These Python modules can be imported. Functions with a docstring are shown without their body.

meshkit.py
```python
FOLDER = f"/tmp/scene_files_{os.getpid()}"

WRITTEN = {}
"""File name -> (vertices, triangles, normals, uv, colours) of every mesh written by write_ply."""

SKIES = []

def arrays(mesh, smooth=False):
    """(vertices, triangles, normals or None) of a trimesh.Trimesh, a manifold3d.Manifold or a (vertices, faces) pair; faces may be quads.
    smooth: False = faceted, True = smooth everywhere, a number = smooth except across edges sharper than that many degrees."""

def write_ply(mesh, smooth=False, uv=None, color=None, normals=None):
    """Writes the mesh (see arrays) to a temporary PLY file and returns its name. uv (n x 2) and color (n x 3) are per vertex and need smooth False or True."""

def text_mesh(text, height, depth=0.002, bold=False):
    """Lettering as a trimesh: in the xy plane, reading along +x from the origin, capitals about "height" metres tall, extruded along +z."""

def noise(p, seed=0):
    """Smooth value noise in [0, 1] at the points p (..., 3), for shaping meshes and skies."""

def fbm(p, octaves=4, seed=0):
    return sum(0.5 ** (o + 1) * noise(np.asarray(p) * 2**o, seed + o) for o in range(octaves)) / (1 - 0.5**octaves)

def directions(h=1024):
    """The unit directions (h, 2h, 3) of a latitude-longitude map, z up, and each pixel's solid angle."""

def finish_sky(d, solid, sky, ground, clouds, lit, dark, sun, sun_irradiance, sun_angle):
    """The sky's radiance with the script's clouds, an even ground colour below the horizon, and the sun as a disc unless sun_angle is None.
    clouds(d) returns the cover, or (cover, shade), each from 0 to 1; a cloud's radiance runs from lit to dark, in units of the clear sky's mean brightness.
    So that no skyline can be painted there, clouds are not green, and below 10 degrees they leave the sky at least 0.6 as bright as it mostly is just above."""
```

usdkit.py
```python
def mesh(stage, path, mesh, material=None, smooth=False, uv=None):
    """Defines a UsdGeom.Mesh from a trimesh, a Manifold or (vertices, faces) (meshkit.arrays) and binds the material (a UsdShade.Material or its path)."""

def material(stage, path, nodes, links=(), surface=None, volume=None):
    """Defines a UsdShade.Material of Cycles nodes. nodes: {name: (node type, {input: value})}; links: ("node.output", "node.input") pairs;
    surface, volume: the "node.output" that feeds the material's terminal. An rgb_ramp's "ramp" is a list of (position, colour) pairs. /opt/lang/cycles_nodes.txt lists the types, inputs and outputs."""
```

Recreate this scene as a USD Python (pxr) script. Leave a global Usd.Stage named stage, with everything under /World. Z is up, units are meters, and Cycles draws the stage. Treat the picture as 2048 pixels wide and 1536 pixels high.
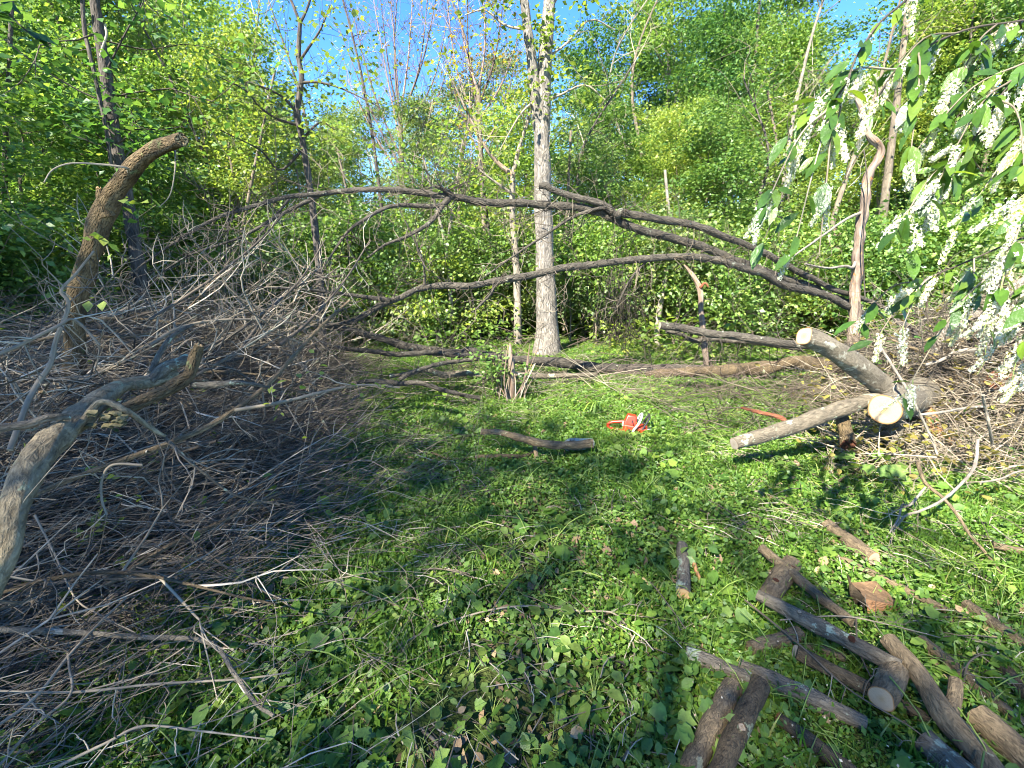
import math
import numpy as np
import usdkit
from pxr import Gf, Sdf, Usd, UsdGeom, UsdLux, UsdShade, Vt

stage = Usd.Stage.CreateInMemory()
UsdGeom.SetStageUpAxis(stage, UsdGeom.Tokens.z)
UsdGeom.SetStageMetersPerUnit(stage, 1.0)
UsdGeom.Xform.Define(stage, '/World')
UsdGeom.Scope.Define(stage, '/World/Looks')
T = Sdf.ValueTypeNames

# ------------------------------------------------------------------ camera, sky, sun, exposure
FPX = 938.0                                   # focal length in pixels of the 2048 wide photograph
PITCH = math.radians(14.5)
EYE = np.array([0.0, 0.0, 1.62])
EXPOSURE = 2.55
cam = UsdGeom.Camera.Define(stage, '/World/camera')
cam.CreateHorizontalApertureAttr(36.0)
cam.CreateVerticalApertureAttr(27.0)
cam.CreateFocalLengthAttr(36.0 * FPX / 2048)
cam.CreateClippingRangeAttr(Gf.Vec2f(0.05, 500))
cam.CreateExposureAttr(EXPOSURE)
UsdGeom.Xformable(cam).AddTranslateOp().Set(Gf.Vec3d(*map(float, EYE)))
UsdGeom.Xformable(cam).AddRotateXOp().Set(90 - math.degrees(PITCH))

SUN = np.array([-0.42, -0.62, 0.72])
SUN /= np.linalg.norm(SUN)
sky_mat = usdkit.material(stage, '/World/Looks/sky', {
    's': ('sky_texture', {'sky_type': 'single_scattering', 'sun_disc': False, 'sun_elevation': float(math.asin(SUN[2])),
                          'sun_rotation': float(math.atan2(SUN[0], SUN[1])), 'air_density': 1.0, 'aerosol_density': 0.3, 'ozone_density': 2.0, 'altitude': 2500.0}),
    'h': ('hsv', {'hue': 0.51, 'saturation': 1.3, 'value': 1.0, 'fac': 1.0}),
    'b': ('background_shader', {'strength': 0.1})}, [('s.color', 'h.color'), ('h.color', 'b.color')], surface='b.background')
dome = UsdLux.DomeLight.Define(stage, '/World/sky')
UsdShade.MaterialBindingAPI.Apply(dome.GetPrim()).Bind(sky_mat)
dome.GetPrim().SetCustomDataByKey('kind', 'structure')
sun = UsdLux.DistantLight.Define(stage, '/World/sun')
sun.CreateIntensityAttr(1.25)
sun.CreateNormalizeAttr(True)
sun.CreateAngleAttr(0.5)
sun.CreateColorAttr(Gf.Vec3f(1.0, 0.95, 0.86))
_z = Gf.Vec3d(*map(float, SUN))
sun_x = np.cross([0, 0, 1.0], SUN); sun_x /= np.linalg.norm(sun_x)
sun_y = np.cross(SUN, sun_x)
UsdGeom.Xformable(sun).AddTransformOp().Set(Gf.Matrix4d(*map(float, [*sun_x, 0, *sun_y, 0, *SUN, 0, 0, 0, 0, 1])))

# ------------------------------------------------------------------ small helpers
R = np.random.default_rng(11)
FW = np.array([0, math.cos(PITCH), -math.sin(PITCH)])
UPV = np.array([0, math.sin(PITCH), math.cos(PITCH)])


def ray(px, py):
    d = FW + np.array([1.0, 0, 0]) * ((px - 1024) / FPX) + UPV * ((768 - py) / FPX)
    return d


def at(px, py, y):
    """The place at distance y (metres ahead) that stands at pixel px, py of the photograph."""
    d = ray(px, py)
    return EYE + d * (y / d[1])


def hash_wave(x, y, k, seed):
    r = np.random.default_rng(seed)
    out = np.zeros(np.shape(x))
    for _ in range(6):
        a, p, f = r.uniform(0, 6.28), r.uniform(0, 6.28), k * r.uniform(0.5, 1.6)
        out = out + np.sin((x * math.cos(a) + y * math.sin(a)) * f + p)
    return out / 6


def ground_z(x, y):
    x, y = np.asarray(x, float), np.asarray(y, float)
    far = np.log1p(np.exp(np.clip((y - 11.0) / 1.2, -30, 30))) * 1.2
    side = np.log1p(np.exp(np.clip((np.abs(x) - 14) / 2, -30, 30))) * 2
    return 0.05 * hash_wave(x, y, 1.6, 1) + 0.02 * hash_wave(x, y, 6, 2) + 0.17 * far + 0.06 * side


def gnd(px, py, up=0.0):
    """Where the sight line through a pixel meets the ground raised by up."""
    d, t = ray(px, py), 0.3
    for _ in range(4000):
        p = EYE + d * t
        if p[2] <= float(ground_z(p[0], p[1])) + up:
            return p
        t += 0.006 + 0.0015 * t
    return p


def pxsize(px, p, edge=1.0):
    """Metres across for px pixels at the place p."""
    d = float(np.dot(p - EYE, FW))
    return px / FPX * d * (d / float(np.linalg.norm(p - EYE))) ** edge    # a wide lens widens what stands off its axis


def catmull(pts, n):
    p = np.asarray(pts, float)
    if len(p) == 2:
        return p[0] + (p[1] - p[0]) * np.linspace(0, 1, n)[:, None]
    e = np.vstack([2 * p[0] - p[1], p, 2 * p[-1] - p[-2]])
    u = np.linspace(0, len(p) - 1, n)
    i = np.minimum(u.astype(int), len(p) - 2)
    t = (u - i)[:, None]
    a, b, c, d = e[i], e[i + 1], e[i + 2], e[i + 3]
    return 0.5 * (2 * b + (c - a) * t + (2 * a - 5 * b + 4 * c - d) * t ** 2 + (3 * b - a - 3 * c + d) * t ** 3)


def frames(p):
    t = np.gradient(p, axis=0)
    t /= np.linalg.norm(t, axis=1, keepdims=True) + 1e-12
    u = np.empty_like(p)
    a = np.cross(t[0], [0.31, 0.17, 0.93])
    if np.linalg.norm(a) < 0.15:
        a = np.cross(t[0], [1.0, 0.2, 0])
    u[0] = a / np.linalg.norm(a)
    for i in range(1, len(p)):
        w = u[i - 1] - t[i] * np.dot(u[i - 1], t[i])
        u[i] = w / (np.linalg.norm(w) + 1e-12)
    return t, u, np.cross(t, u)


class MB:
    """Collects triangles of one mesh: points, faces, normals, a bark vector and a tint per point."""
    def __init__(s):
        s.v, s.f, s.n, s.b, s.t, s.c, s.q = [], [], [], [], [], 0, []

    def add(s, v, f, n=None, b=None, t=0.5):
        v, f = np.asarray(v, float), np.asarray(f, np.int64)
        if n is None:
            n = np.zeros_like(v)
            fn = np.cross(v[f[:, 1]] - v[f[:, 0]], v[f[:, 2]] - v[f[:, 0]])
            for k in range(3):
                np.add.at(n, f[:, k], fn)
            n /= np.linalg.norm(n, axis=1, keepdims=True) + 1e-12
        s.v.append(v); s.f.append(f + s.c); s.n.append(n)
        s.b.append(v if b is None else b)
        s.t.append(np.broadcast_to(np.asarray(t, float), (len(v),)))
        s.c += len(v)
        return s

    def flush(s):
        """Builds the waiting thin three sided twigs, all of one length at a time."""
        todo, s.q = s.q, []
        for n in sorted({len(p) for p, _, _ in todo}):
            P = np.array([p for p, _, _ in todo if len(p) == n]); W = np.array([r for p, r, _ in todo if len(p) == n]); tt = np.array([x for p, _, x in todo if len(p) == n])
            N = len(P)
            t = np.gradient(P, axis=1); t /= np.linalg.norm(t, axis=2, keepdims=True) + 1e-12
            ref = np.cross((P[:, -1] - P[:, 0]), [0.31, 0.17, 0.93]) + 1e-9
            u = ref[:, None] - t * (t * ref[:, None]).sum(2, keepdims=True); u /= np.linalg.norm(u, axis=2, keepdims=True) + 1e-12
            w = np.cross(t, u)
            ang = np.arange(3) * 2 * np.pi / 3
            dr = np.cos(ang)[None, None, :, None] * u[:, :, None] + np.sin(ang)[None, None, :, None] * w[:, :, None]
            v = P[:, :, None] + W[:, :, None, None] * dr
            i, j = np.meshgrid(np.arange(n - 1), np.arange(3), indexing='ij')
            q, b = i * 3 + j, i * 3 + (j + 1) % 3
            f = np.concatenate([np.stack([q, b, b + 3], -1).reshape(-1, 3), np.stack([q, b + 3, q + 3], -1).reshape(-1, 3)])
            F = (np.arange(N)[:, None, None] * n * 3 + f[None]).reshape(-1, 3)
            s.add(v.reshape(-1, 3), F, dr.reshape(-1, 3), None, np.repeat(tt, n * 3))

    def arr(s):
        s.flush()
        return [np.vstack(x) for x in (s.v, s.f, s.n, s.b)] + [np.concatenate(s.t)]


def tube(mb, path, rad, sides=6, rough=0.0, seed=0, cap='flat', tint=0.5, ring_step=1.0):
    """A tapered tube along path with bark lumps; cap 'flat', 'point', 'open'. Returns the end rings."""
    p = np.asarray(path, float)
    n = len(p)
    if sides == 3 and cap == 'open':
        mb.q.append((p, np.broadcast_to(np.asarray(rad, float), (n,)), float(tint)))
        return
    rad = np.broadcast_to(np.asarray(rad, float), (n,))
    t, u, w = frames(p)
    ang = np.arange(sides) * 2 * np.pi / sides
    ln = np.concatenate([[0], np.cumsum(np.linalg.norm(np.diff(p, axis=0), axis=1))])
    rr = np.repeat(rad[:, None], sides, 1)
    if rough:
        g = np.random.default_rng(seed)
        k = np.zeros((n, sides))
        for _ in range(8):
            m, fr, ph = g.integers(0, 5), g.uniform(1, 9) / max(rad.mean() * 6, 0.02), g.uniform(0, 6.28)
            k += np.cos(m * ang[None] + fr * ln[:, None] + ph) / 2.6
        rr = rr * (1 + rough * k)
    dirs = np.cos(ang)[None, :, None] * u[:, None] + np.sin(ang)[None, :, None] * w[:, None]
    v = p[:, None] + rr[..., None] * dirs
    i, j = np.meshgrid(np.arange(n - 1), np.arange(sides), indexing='ij')
    a, b = i * sides + j, i * sides + (j + 1) % sides
    f = np.concatenate([np.stack([a, b, b + sides], -1).reshape(-1, 3), np.stack([a, b + sides, a + sides], -1).reshape(-1, 3)])
    r0 = rad.mean()
    bk = np.stack([np.cos(ang)[None] * rad[:, None] + 0 * rr, np.sin(ang)[None] * rad[:, None] + 0 * rr, np.repeat(ln[:, None], sides, 1)], -1) + seed * 1.37
    mb.add(v.reshape(-1, 3), f, None if rough else dirs.reshape(-1, 3), bk.reshape(-1, 3), tint)
    if cap == 'flat':
        for k, sg in ((0, -1), (n - 1, 1)):
            c = np.vstack([v[k], p[k][None]])
            q = np.arange(sides)
            fc = np.stack([q, (q + 1) % sides, np.full(sides, sides)], 1)
            if sg < 0:
                fc = fc[:, ::-1]
            mb.add(c, fc, np.repeat((sg * t[k])[None], sides + 1, 0), np.vstack([bk[k], bk[k].mean(0)[None]]), tint)
    return v[0], v[-1], t


def cut_disc(mb, ring, normal, seed=0, jag=0.0):
    """A sawn face over an end ring: rings of growth as the bark vector, a little uneven."""
    g = np.random.default_rng(seed)
    ring = np.asarray(ring)
    s, c = len(ring), ring.mean(0)
    rad = np.linalg.norm(ring - c, axis=1).mean()
    lv = [1.0, 0.9, 0.72, 0.5, 0.25]
    V, B = [], []
    ang = np.arange(s) * 2 * np.pi / s
    for q, l in enumerate(lv):
        off = (0.0 if q == 0 else 0.012 * rad) + (g.normal(0, 1, s)[:, None] * (jag if q else jag * 0.4) * rad)
        V.append(c + (ring - c) * l + normal * off)
        B.append(np.stack([np.cos(ang) * l, np.sin(ang) * l, 0 * ang + seed * 0.37], 1))
    V.append((c + normal * 0.012 * rad)[None]); B.append(np.array([[0, 0, seed * 0.37]]))
    F = []
    j = np.arange(s)
    for q in range(len(lv) - 1):
        a, b = q * s + j, q * s + (j + 1) % s
        F += [np.stack([a, b, b + s], 1), np.stack([a, b + s, a + s], 1)]
    a = (len(lv) - 1) * s
    F.append(np.stack([a + j, a + (j + 1) % s, np.full(s, a + s)], 1))
    F = np.vstack(F)
    V = np.vstack(V)
    if np.dot(np.cross(V[F[0, 1]] - V[F[0, 0]], V[F[0, 2]] - V[F[0, 0]]), normal) < 0:
        F = F[:, ::-1]
    mb.add(V, F, None, np.vstack(B))


LEAF = {  # (x across, y along, z out of the plane), faces
    'kite': ([[0, 0, 0], [.34, .45, .1], [0, 1, -.05], [-.34, .45, .1]], [[0, 1, 2], [0, 2, 3]]),
    'oval': ([[0, 0, 0], [.26, .25, .07], [.3, .6, .08], [0, 1, -.12], [-.3, .6, .08], [-.26, .25, .07]], [[0, 1, 2], [0, 2, 3], [0, 3, 4], [0, 4, 5]]),
    'lance': ([[0, 0, 0], [.13, .2, .05], [.19, .45, .04], [.14, .75, -.03], [0, 1, -.16], [-.14, .75, -.03], [-.19, .45, .04], [-.13, .2, .05], [0, .22, 0], [0, .48, -.01], [0, .76, -.07]],
              [[0, 1, 8], [1, 2, 9], [1, 9, 8], [2, 3, 10], [2, 10, 9], [3, 4, 10], [0, 8, 7], [7, 8, 9], [7, 9, 6], [6, 9, 10], [6, 10, 5], [5, 10, 4]]),
    'maple': ([[0, 0, 0], [.22, .0, .05], [.46, .2, .08], [.36, .36, .05], [.50, .60, .05], [.27, .66, .03], [0, 1, -.12], [-.27, .66, .03], [-.50, .60, .05], [-.36, .36, .05], [-.46, .2, .08], [-.22, .0, .05], [0, .45, -.02]],
              [[12, 0, 1], [12, 1, 2], [12, 2, 3], [12, 3, 4], [12, 4, 5], [12, 5, 6], [12, 6, 7], [12, 7, 8], [12, 8, 9], [12, 9, 10], [12, 10, 11], [12, 11, 0]]),
    'blade': ([[-.03, 0, 0], [.03, 0, 0], [.025, .5, .03], [-.025, .5, .03], [0, 1, .2]], [[0, 1, 2], [0, 2, 3], [3, 2, 4]]),
    'tiny': ([[0, 0, 0], [.3, .5, .06], [0, 1, 0], [-.3, .5, .06]], [[0, 1, 2], [0, 2, 3]]),
}


def unit(a):
    return a / (np.linalg.norm(a, axis=-1, keepdims=True) + 1e-12)


def leaves(mb, pos, nrm, along, size, shape='kite', tint=None):
    tv, tf = (np.array(x, float) for x in LEAF[shape])
    tf = tf.astype(int)
    pos, n = np.asarray(pos, float), unit(np.asarray(nrm, float))
    N, k = len(pos), len(tv)
    if not N:
        return
    d = np.asarray(along, float)
    d = unit(d - n * (d * n).sum(1, keepdims=True) + 1e-6)
    x = np.cross(d, n)
    size = np.broadcast_to(np.asarray(size, float), (N,))[:, None, None]
    v = pos[:, None] + size * (tv[None, :, 0:1] * x[:, None] + tv[None, :, 1:2] * d[:, None] + tv[None, :, 2:3] * n[:, None])
    f = (np.arange(N)[:, None, None] * k + tf[None]).reshape(-1, 3)
    if tint is None:
        tint = R.random(N)
    nn = np.repeat(n, k, 0)
    b = np.repeat(tv[None], N, 0).reshape(-1, 3)
    # a slight fold: points off the midrib lean their normal outwards
    nn = unit(nn - 0.5 * b[:, 0:1] * np.repeat(x, k, 0))
    mb.add(v.reshape(-1, 3), f, nn, b, np.repeat(np.broadcast_to(tint, (N,)), k))


# ------------------------------------------------------------------ prims
_used = {}


def numbered(path):
    n = _used.get(path)
    _used[path] = 0 if n is None else n + 1
    return path if n is None else f'{path}_{n + 1:03d}'


def custom(prim, label=None, cat=None, group=None, kind=None):
    for k, x in (('label', label), ('category', cat), ('group', group), ('kind', kind)):
        if x:
            prim.SetCustomDataByKey(k, x)
    return prim


def mat4(loc=(0, 0, 0), rz=0.0, scale=1.0, tilt=None):
    c, s = math.cos(rz), math.sin(rz)
    sc = np.broadcast_to(np.asarray(scale, float), (3,))
    m = np.array([[c, s, 0], [-s, c, 0], [0, 0, 1.0]]) * sc[:, None]
    if tilt is not None:                                   # lean about x then y, in radians
        cx, sx, cy, sy = math.cos(tilt[0]), math.sin(tilt[0]), math.cos(tilt[1]), math.sin(tilt[1])
        m = m @ np.array([[1, 0, 0], [0, cx, sx], [0, -sx, cx]]) @ np.array([[cy, 0, -sy], [0, 1, 0], [sy, 0, cy]])
    return Gf.Matrix4d(*map(float, [*m[0], 0, *m[1], 0, *m[2], 0, *loc, 1]))


def thing(name, label, cat, loc=(0, 0, 0), group=None, kind=None, m=None):
    x = UsdGeom.Xform.Define(stage, numbered('/World/' + name))
    x.AddTransformOp().Set(m if m is not None else mat4(loc))
    x.loc = np.asarray(loc, float)
    custom(x.GetPrim(), label, cat, group, kind)
    return x


def copy_of(src, label, m, group=None):
    p = src.GetPrim()
    base = p.GetName()
    if base[-4:-3] == '_' and base[-3:].isdigit():
        base = base[:-4]
    x = UsdGeom.Xform.Define(stage, numbered('/World/' + base))
    x.GetPrim().GetReferences().AddInternalReference(p.GetPath())
    x.GetPrim().SetInstanceable(True)
    x.GetPrim().GetAttribute('xformOp:transform').Set(m) if x.GetPrim().HasAttribute('xformOp:transform') else x.AddTransformOp().Set(m)
    custom(x.GetPrim(), label, p.GetCustomDataByKey('category'), group or p.GetCustomDataByKey('group'))
    return x


def part(name, mb, mat, parent=None, label=None, kind=None, off=None):
    """Writes one mesh. parent: the Xform or Mesh it belongs to (points are then relative to the thing's place)."""
    if not mb.v and not mb.q:
        return None
    base = '/World' if parent is None else str(parent.GetPath())
    v, f, n, b, t = mb.arr()
    if off is None and parent is not None:
        off = getattr(parent, 'loc', None)
    if off is not None:
        v = v - off
    m = UsdGeom.Mesh.Define(stage, numbered(base + '/' + name))
    m.loc = off
    m.CreatePointsAttr(Vt.Vec3fArray.FromNumpy(v.astype(np.float32)))
    m.CreateFaceVertexCountsAttr(Vt.IntArray.FromNumpy(np.full(len(f), 3, np.int32)))
    m.CreateFaceVertexIndicesAttr(Vt.IntArray.FromNumpy(f.astype(np.int32).ravel()))
    m.CreateSubdivisionSchemeAttr('none')
    m.CreateDoubleSidedAttr(True)
    m.CreateNormalsAttr(Vt.Vec3fArray.FromNumpy(n.astype(np.float32)))
    m.SetNormalsInterpolation('vertex')
    pv = UsdGeom.PrimvarsAPI(m)
    pv.CreatePrimvar('bk', T.Float3Array, 'vertex').Set(Vt.Vec3fArray.FromNumpy(b.astype(np.float32)))
    pv.CreatePrimvar('tint', T.FloatArray, 'vertex').Set(Vt.FloatArray.FromNumpy(t.astype(np.float32)))
    UsdShade.MaterialBindingAPI.Apply(m.GetPrim()).Bind(mat)
    custom(m.GetPrim(), label=label, kind=kind)
    return m


def scatter(name, protos, pos, rz, scale, which, label, cat, nrm=None):
    """Uncounted growth: one PointInstancer of small patches. protos: list of (name, MB, material)."""
    pi = UsdGeom.PointInstancer.Define(stage, numbered('/World/' + name))
    rel = pi.CreatePrototypesRel()
    for nm, mb, mt in protos:
        m = part(nm, mb, mt, pi)
        rel.AddTarget(m.GetPath())
    N = len(pos)
    pi.CreateProtoIndicesAttr(Vt.IntArray.FromNumpy(np.asarray(which, np.int32)))
    pi.CreatePositionsAttr(Vt.Vec3fArray.FromNumpy(np.asarray(pos, np.float32)))
    q = np.zeros((N, 4), np.float32)
    q[:, 0] = np.sin(np.asarray(rz) / 2 * 0)
    pi.CreateOrientationsAttr(Vt.QuathArray([Gf.Quath(float(math.cos(a / 2)), 0.0, 0.0, float(math.sin(a / 2))) for a in rz]))
    pi.CreateScalesAttr(Vt.Vec3fArray.FromNumpy(np.repeat(np.asarray(scale, np.float32)[:, None], 3, 1)))
    custom(pi.GetPrim(), label, cat, None, 'stuff')
    return pi


# ------------------------------------------------------------------ materials
L = '/World/Looks/'


def bark(name, dark, light, lichen=(0.33, 0.36, 0.29), amount=0.0, scale=30.0, stretch=0.22, bump=0.6, vor=0.35, dist=0.012):
    nodes = {
        'a': ('attribute', {'attribute': 'bk'}),
        'm': ('mapping', {'scale': (1, 1, stretch)}),
        'n1': ('noise_texture', {'scale': scale, 'detail': 7, 'roughness': 0.65, 'distortion': 0.6}),
        'vo': ('voronoi_texture', {'scale': scale * 1.6, 'feature': 'distance_to_edge'}),
        'n2': ('noise_texture', {'scale': 5.0, 'detail': 3}),
        'r': ('rgb_ramp', {'ramp': [(0.28, dark), (0.72, light)]}),
        'tone': ('rgb_ramp', {'ramp': [(0.3, (0.72, 0.72, 0.72)), (0.7, (1.25, 1.22, 1.16))]}),
        'mul': ('mix', {'mix_type': 'multiply', 'fac': 1.0}),
        'n3': ('noise_texture', {'scale': 9.0, 'detail': 6, 'roughness': 0.7}),
        'lr': ('rgb_ramp', {'ramp': [(0.68 - 0.3 * amount, (0, 0, 0)), (0.71 - 0.3 * amount, (1, 1, 1))]}),
        'lm': ('mix', {'mix_type': 'mix', 'color2': lichen}),
        'hm': ('math', {'math_type': 'multiply_add', 'value2': vor}),
        'vr': ('map_range', {'from_min': 0.0, 'from_max': 0.25, 'clamp': True}),
        'bp': ('bump', {'strength': bump, 'distance': dist}),
        'p': ('principled_bsdf', {'roughness': 0.92, 'specular_ior_level': 0.2}),
    }
    links = [('a.vector', 'm.vector'), ('m.vector', 'n1.vector'), ('m.vector', 'vo.vector'), ('a.vector', 'n2.vector'), ('a.vector', 'n3.vector'),
             ('n1.fac', 'r.fac'), ('n2.fac', 'tone.fac'), ('r.color', 'mul.color1'), ('tone.color', 'mul.color2'),
             ('n3.fac', 'lr.fac'), ('mul.color', 'lm.color1'), ('lr.color', 'lm.fac'), ('lm.color', 'p.base_color'),
             ('vo.distance', 'vr.value'), ('vr.result', 'hm.value1'), ('n1.fac', 'hm.value3'), ('hm.value', 'bp.height'), ('bp.normal', 'p.normal')]
    if not amount:
        nodes['lm'][1]['fac'] = 0.0
        links = [l for l in links if l[1] != 'lm.fac']
    return usdkit.material(stage, L + name, nodes, links, surface='p.BSDF')


def leafy(name, ramp, trans=0.45, rough=0.45, gain=1.6, spec=0.4, mottle=0.35, scale=28.0):
    """Leaf: colour from the tint of each leaf, mottled, light passing through."""
    nodes = {
        'a': ('attribute', {'attribute': 'tint'}), 'o': ('geometry', {}),
        'n': ('noise_texture', {'scale': scale, 'detail': 5, 'roughness': 0.7}),
        'nr': ('rgb_ramp', {'ramp': [(0.3, (1 - mottle,) * 3), (0.7, (1 + mottle * .8, 1 + mottle * .7, 1 + mottle * .5))]}),
        'r': ('rgb_ramp', {'ramp': ramp}), 'm': ('mix', {'mix_type': 'multiply', 'fac': 1.0}),
        'g': ('mix', {'mix_type': 'multiply', 'fac': 1.0, 'color2': (gain * 1.0, gain * 0.95, gain * 0.5 if gain > 1.2 else gain * .95)}),
        'bp': ('bump', {'strength': 0.5, 'distance': 0.01}),
        'p': ('principled_bsdf', {'roughness': rough, 'specular_ior_level': spec}),
        't': ('translucent_bsdf', {}),
        'x': ('mix_closure', {'fac': trans}),
        'oi': ('object_info', {}), 'or': ('rgb_ramp', {'ramp': [(0, (0.78, 0.80, 0.8)), (.5, (1, 1, 1)), (1, (1.3, 1.2, 1.0))]}), 'm2': ('mix', {'mix_type': 'multiply', 'fac': 1.0}),
    }
    return usdkit.material(stage, L + name, nodes, [('a.fac', 'r.fac'), ('o.position', 'n.vector'), ('n.fac', 'nr.fac'), ('r.color', 'm.color1'), ('nr.color', 'm.color2'),
                                                    ('oi.random', 'or.fac'), ('m.color', 'm2.color1'), ('or.color', 'm2.color2'), ('m2.color', 'p.base_color'), ('m2.color', 'g.color1'), ('g.color', 't.color'), ('n.fac', 'bp.height'), ('bp.normal', 'p.normal'),
                                                    ('p.BSDF', 'x.closure1'), ('t.BSDF', 'x.closure2')], surface='x.closure')


def twiggy(name, ramp):
    return usdkit.material(stage, L + name, {
        'a': ('attribute', {'attribute': 'tint'}), 'b': ('attribute', {'attribute': 'bk'}),
        'n': ('noise_texture', {'scale': 14.0, 'detail': 4}), 's': ('math', {'math_type': 'multiply_add', 'value2': 0.7}),
        'o': ('math', {'math_type': 'subtract', 'value2': 0.35}),
        'r': ('rgb_ramp', {'ramp': ramp}), 'p': ('principled_bsdf', {'roughness': 0.75, 'specular_ior_level': 0.35})},
        [('b.vector', 'n.vector'), ('n.fac', 's.value1'), ('a.fac', 'o.value1'), ('o.value', 's.value3'), ('s.value', 'r.fac'), ('r.color', 'p.base_color')], surface='p.BSDF')


def cutwood(name, centre, mid, rim):
    return usdkit.material(stage, L + name, {
        'a': ('attribute', {'attribute': 'bk'}), 'l': ('mapping', {'scale': (1, 1, 0)}), 'sx': ('separate_xyz', {}),
        'x2': ('math', {'math_type': 'multiply'}), 'y2': ('math', {'math_type': 'multiply'}), 'ad': ('math', {'math_type': 'add'}), 'sq': ('math', {'math_type': 'sqrt'}),
        'n': ('noise_texture', {'scale': 3.5, 'detail': 5}), 'no': ('math', {'math_type': 'multiply_add', 'value2': 0.12}),
        'r': ('rgb_ramp', {'ramp': [(0.0, centre), (0.45, mid), (0.88, mid), (0.97, rim), (1.0, rim), ]}),
        'w': ('math', {'math_type': 'multiply', 'value2': 75.0}), 'wi': ('math', {'math_type': 'sine'}),
        'wr': ('map_range', {'from_min': -1.0, 'from_max': 1.0, 'to_min': 0.84, 'to_max': 1.06}),
        'sm': ('mapping', {'scale': (1.0, 7.0, 1.0), 'rotation': (0, 0, 0.6)}), 'n2': ('noise_texture', {'scale': 5.0, 'detail': 8, 'roughness': 0.8}), 'n2r': ('rgb_ramp', {'ramp': [(0.3, (0.55, 0.5, 0.45)), (0.55, (1, 1, 1))]}),
        'm1': ('mix', {'mix_type': 'multiply', 'fac': 1.0}), 'm2': ('mix', {'mix_type': 'multiply', 'fac': 0.7}),
        'bp': ('bump', {'strength': 0.3, 'distance': 0.004}),
        'p': ('principled_bsdf', {'roughness': 0.85, 'specular_ior_level': 0.2})},
        [('a.vector', 'l.vector'), ('l.vector', 'sx.vector'), ('sx.x', 'x2.value1'), ('sx.x', 'x2.value2'), ('sx.y', 'y2.value1'), ('sx.y', 'y2.value2'),
         ('x2.value', 'ad.value1'), ('y2.value', 'ad.value2'), ('ad.value', 'sq.value1'), ('a.vector', 'n.vector'), ('n.fac', 'no.value1'), ('sq.value', 'no.value3'),
         ('sq.value', 'r.fac'), ('no.value', 'w.value1'), ('w.value', 'wi.value1'), ('wi.value', 'wr.value'), ('a.vector', 'sm.vector'), ('sm.vector', 'n2.vector'), ('n2.fac', 'n2r.fac'),
         ('r.color', 'm1.color1'), ('wr.result', 'm1.color2'), ('m1.color', 'm2.color1'), ('n2r.color', 'm2.color2'), ('m2.color', 'p.base_color'),
         ('n2.fac', 'bp.height'), ('bp.normal', 'p.normal')], surface='p.BSDF')


def plain(name, colour, rough=0.5, metallic=0.0, var=0.15, scale=20.0, spec=0.5):
    c = np.array(colour)
    return usdkit.material(stage, L + name, {
        'g': ('geometry', {}), 'n': ('noise_texture', {'scale': scale, 'detail': 5}),
        'r': ('rgb_ramp', {'ramp': [(0.3, tuple(c * (1 - var))), (0.7, tuple(np.minimum(c * (1 + var), 1)))]}),
        'p': ('principled_bsdf', {'roughness': rough, 'metallic': metallic, 'specular_ior_level': spec})},
        [('g.position', 'n.vector'), ('n.fac', 'r.fac'), ('r.color', 'p.base_color')], surface='p.BSDF')


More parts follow.
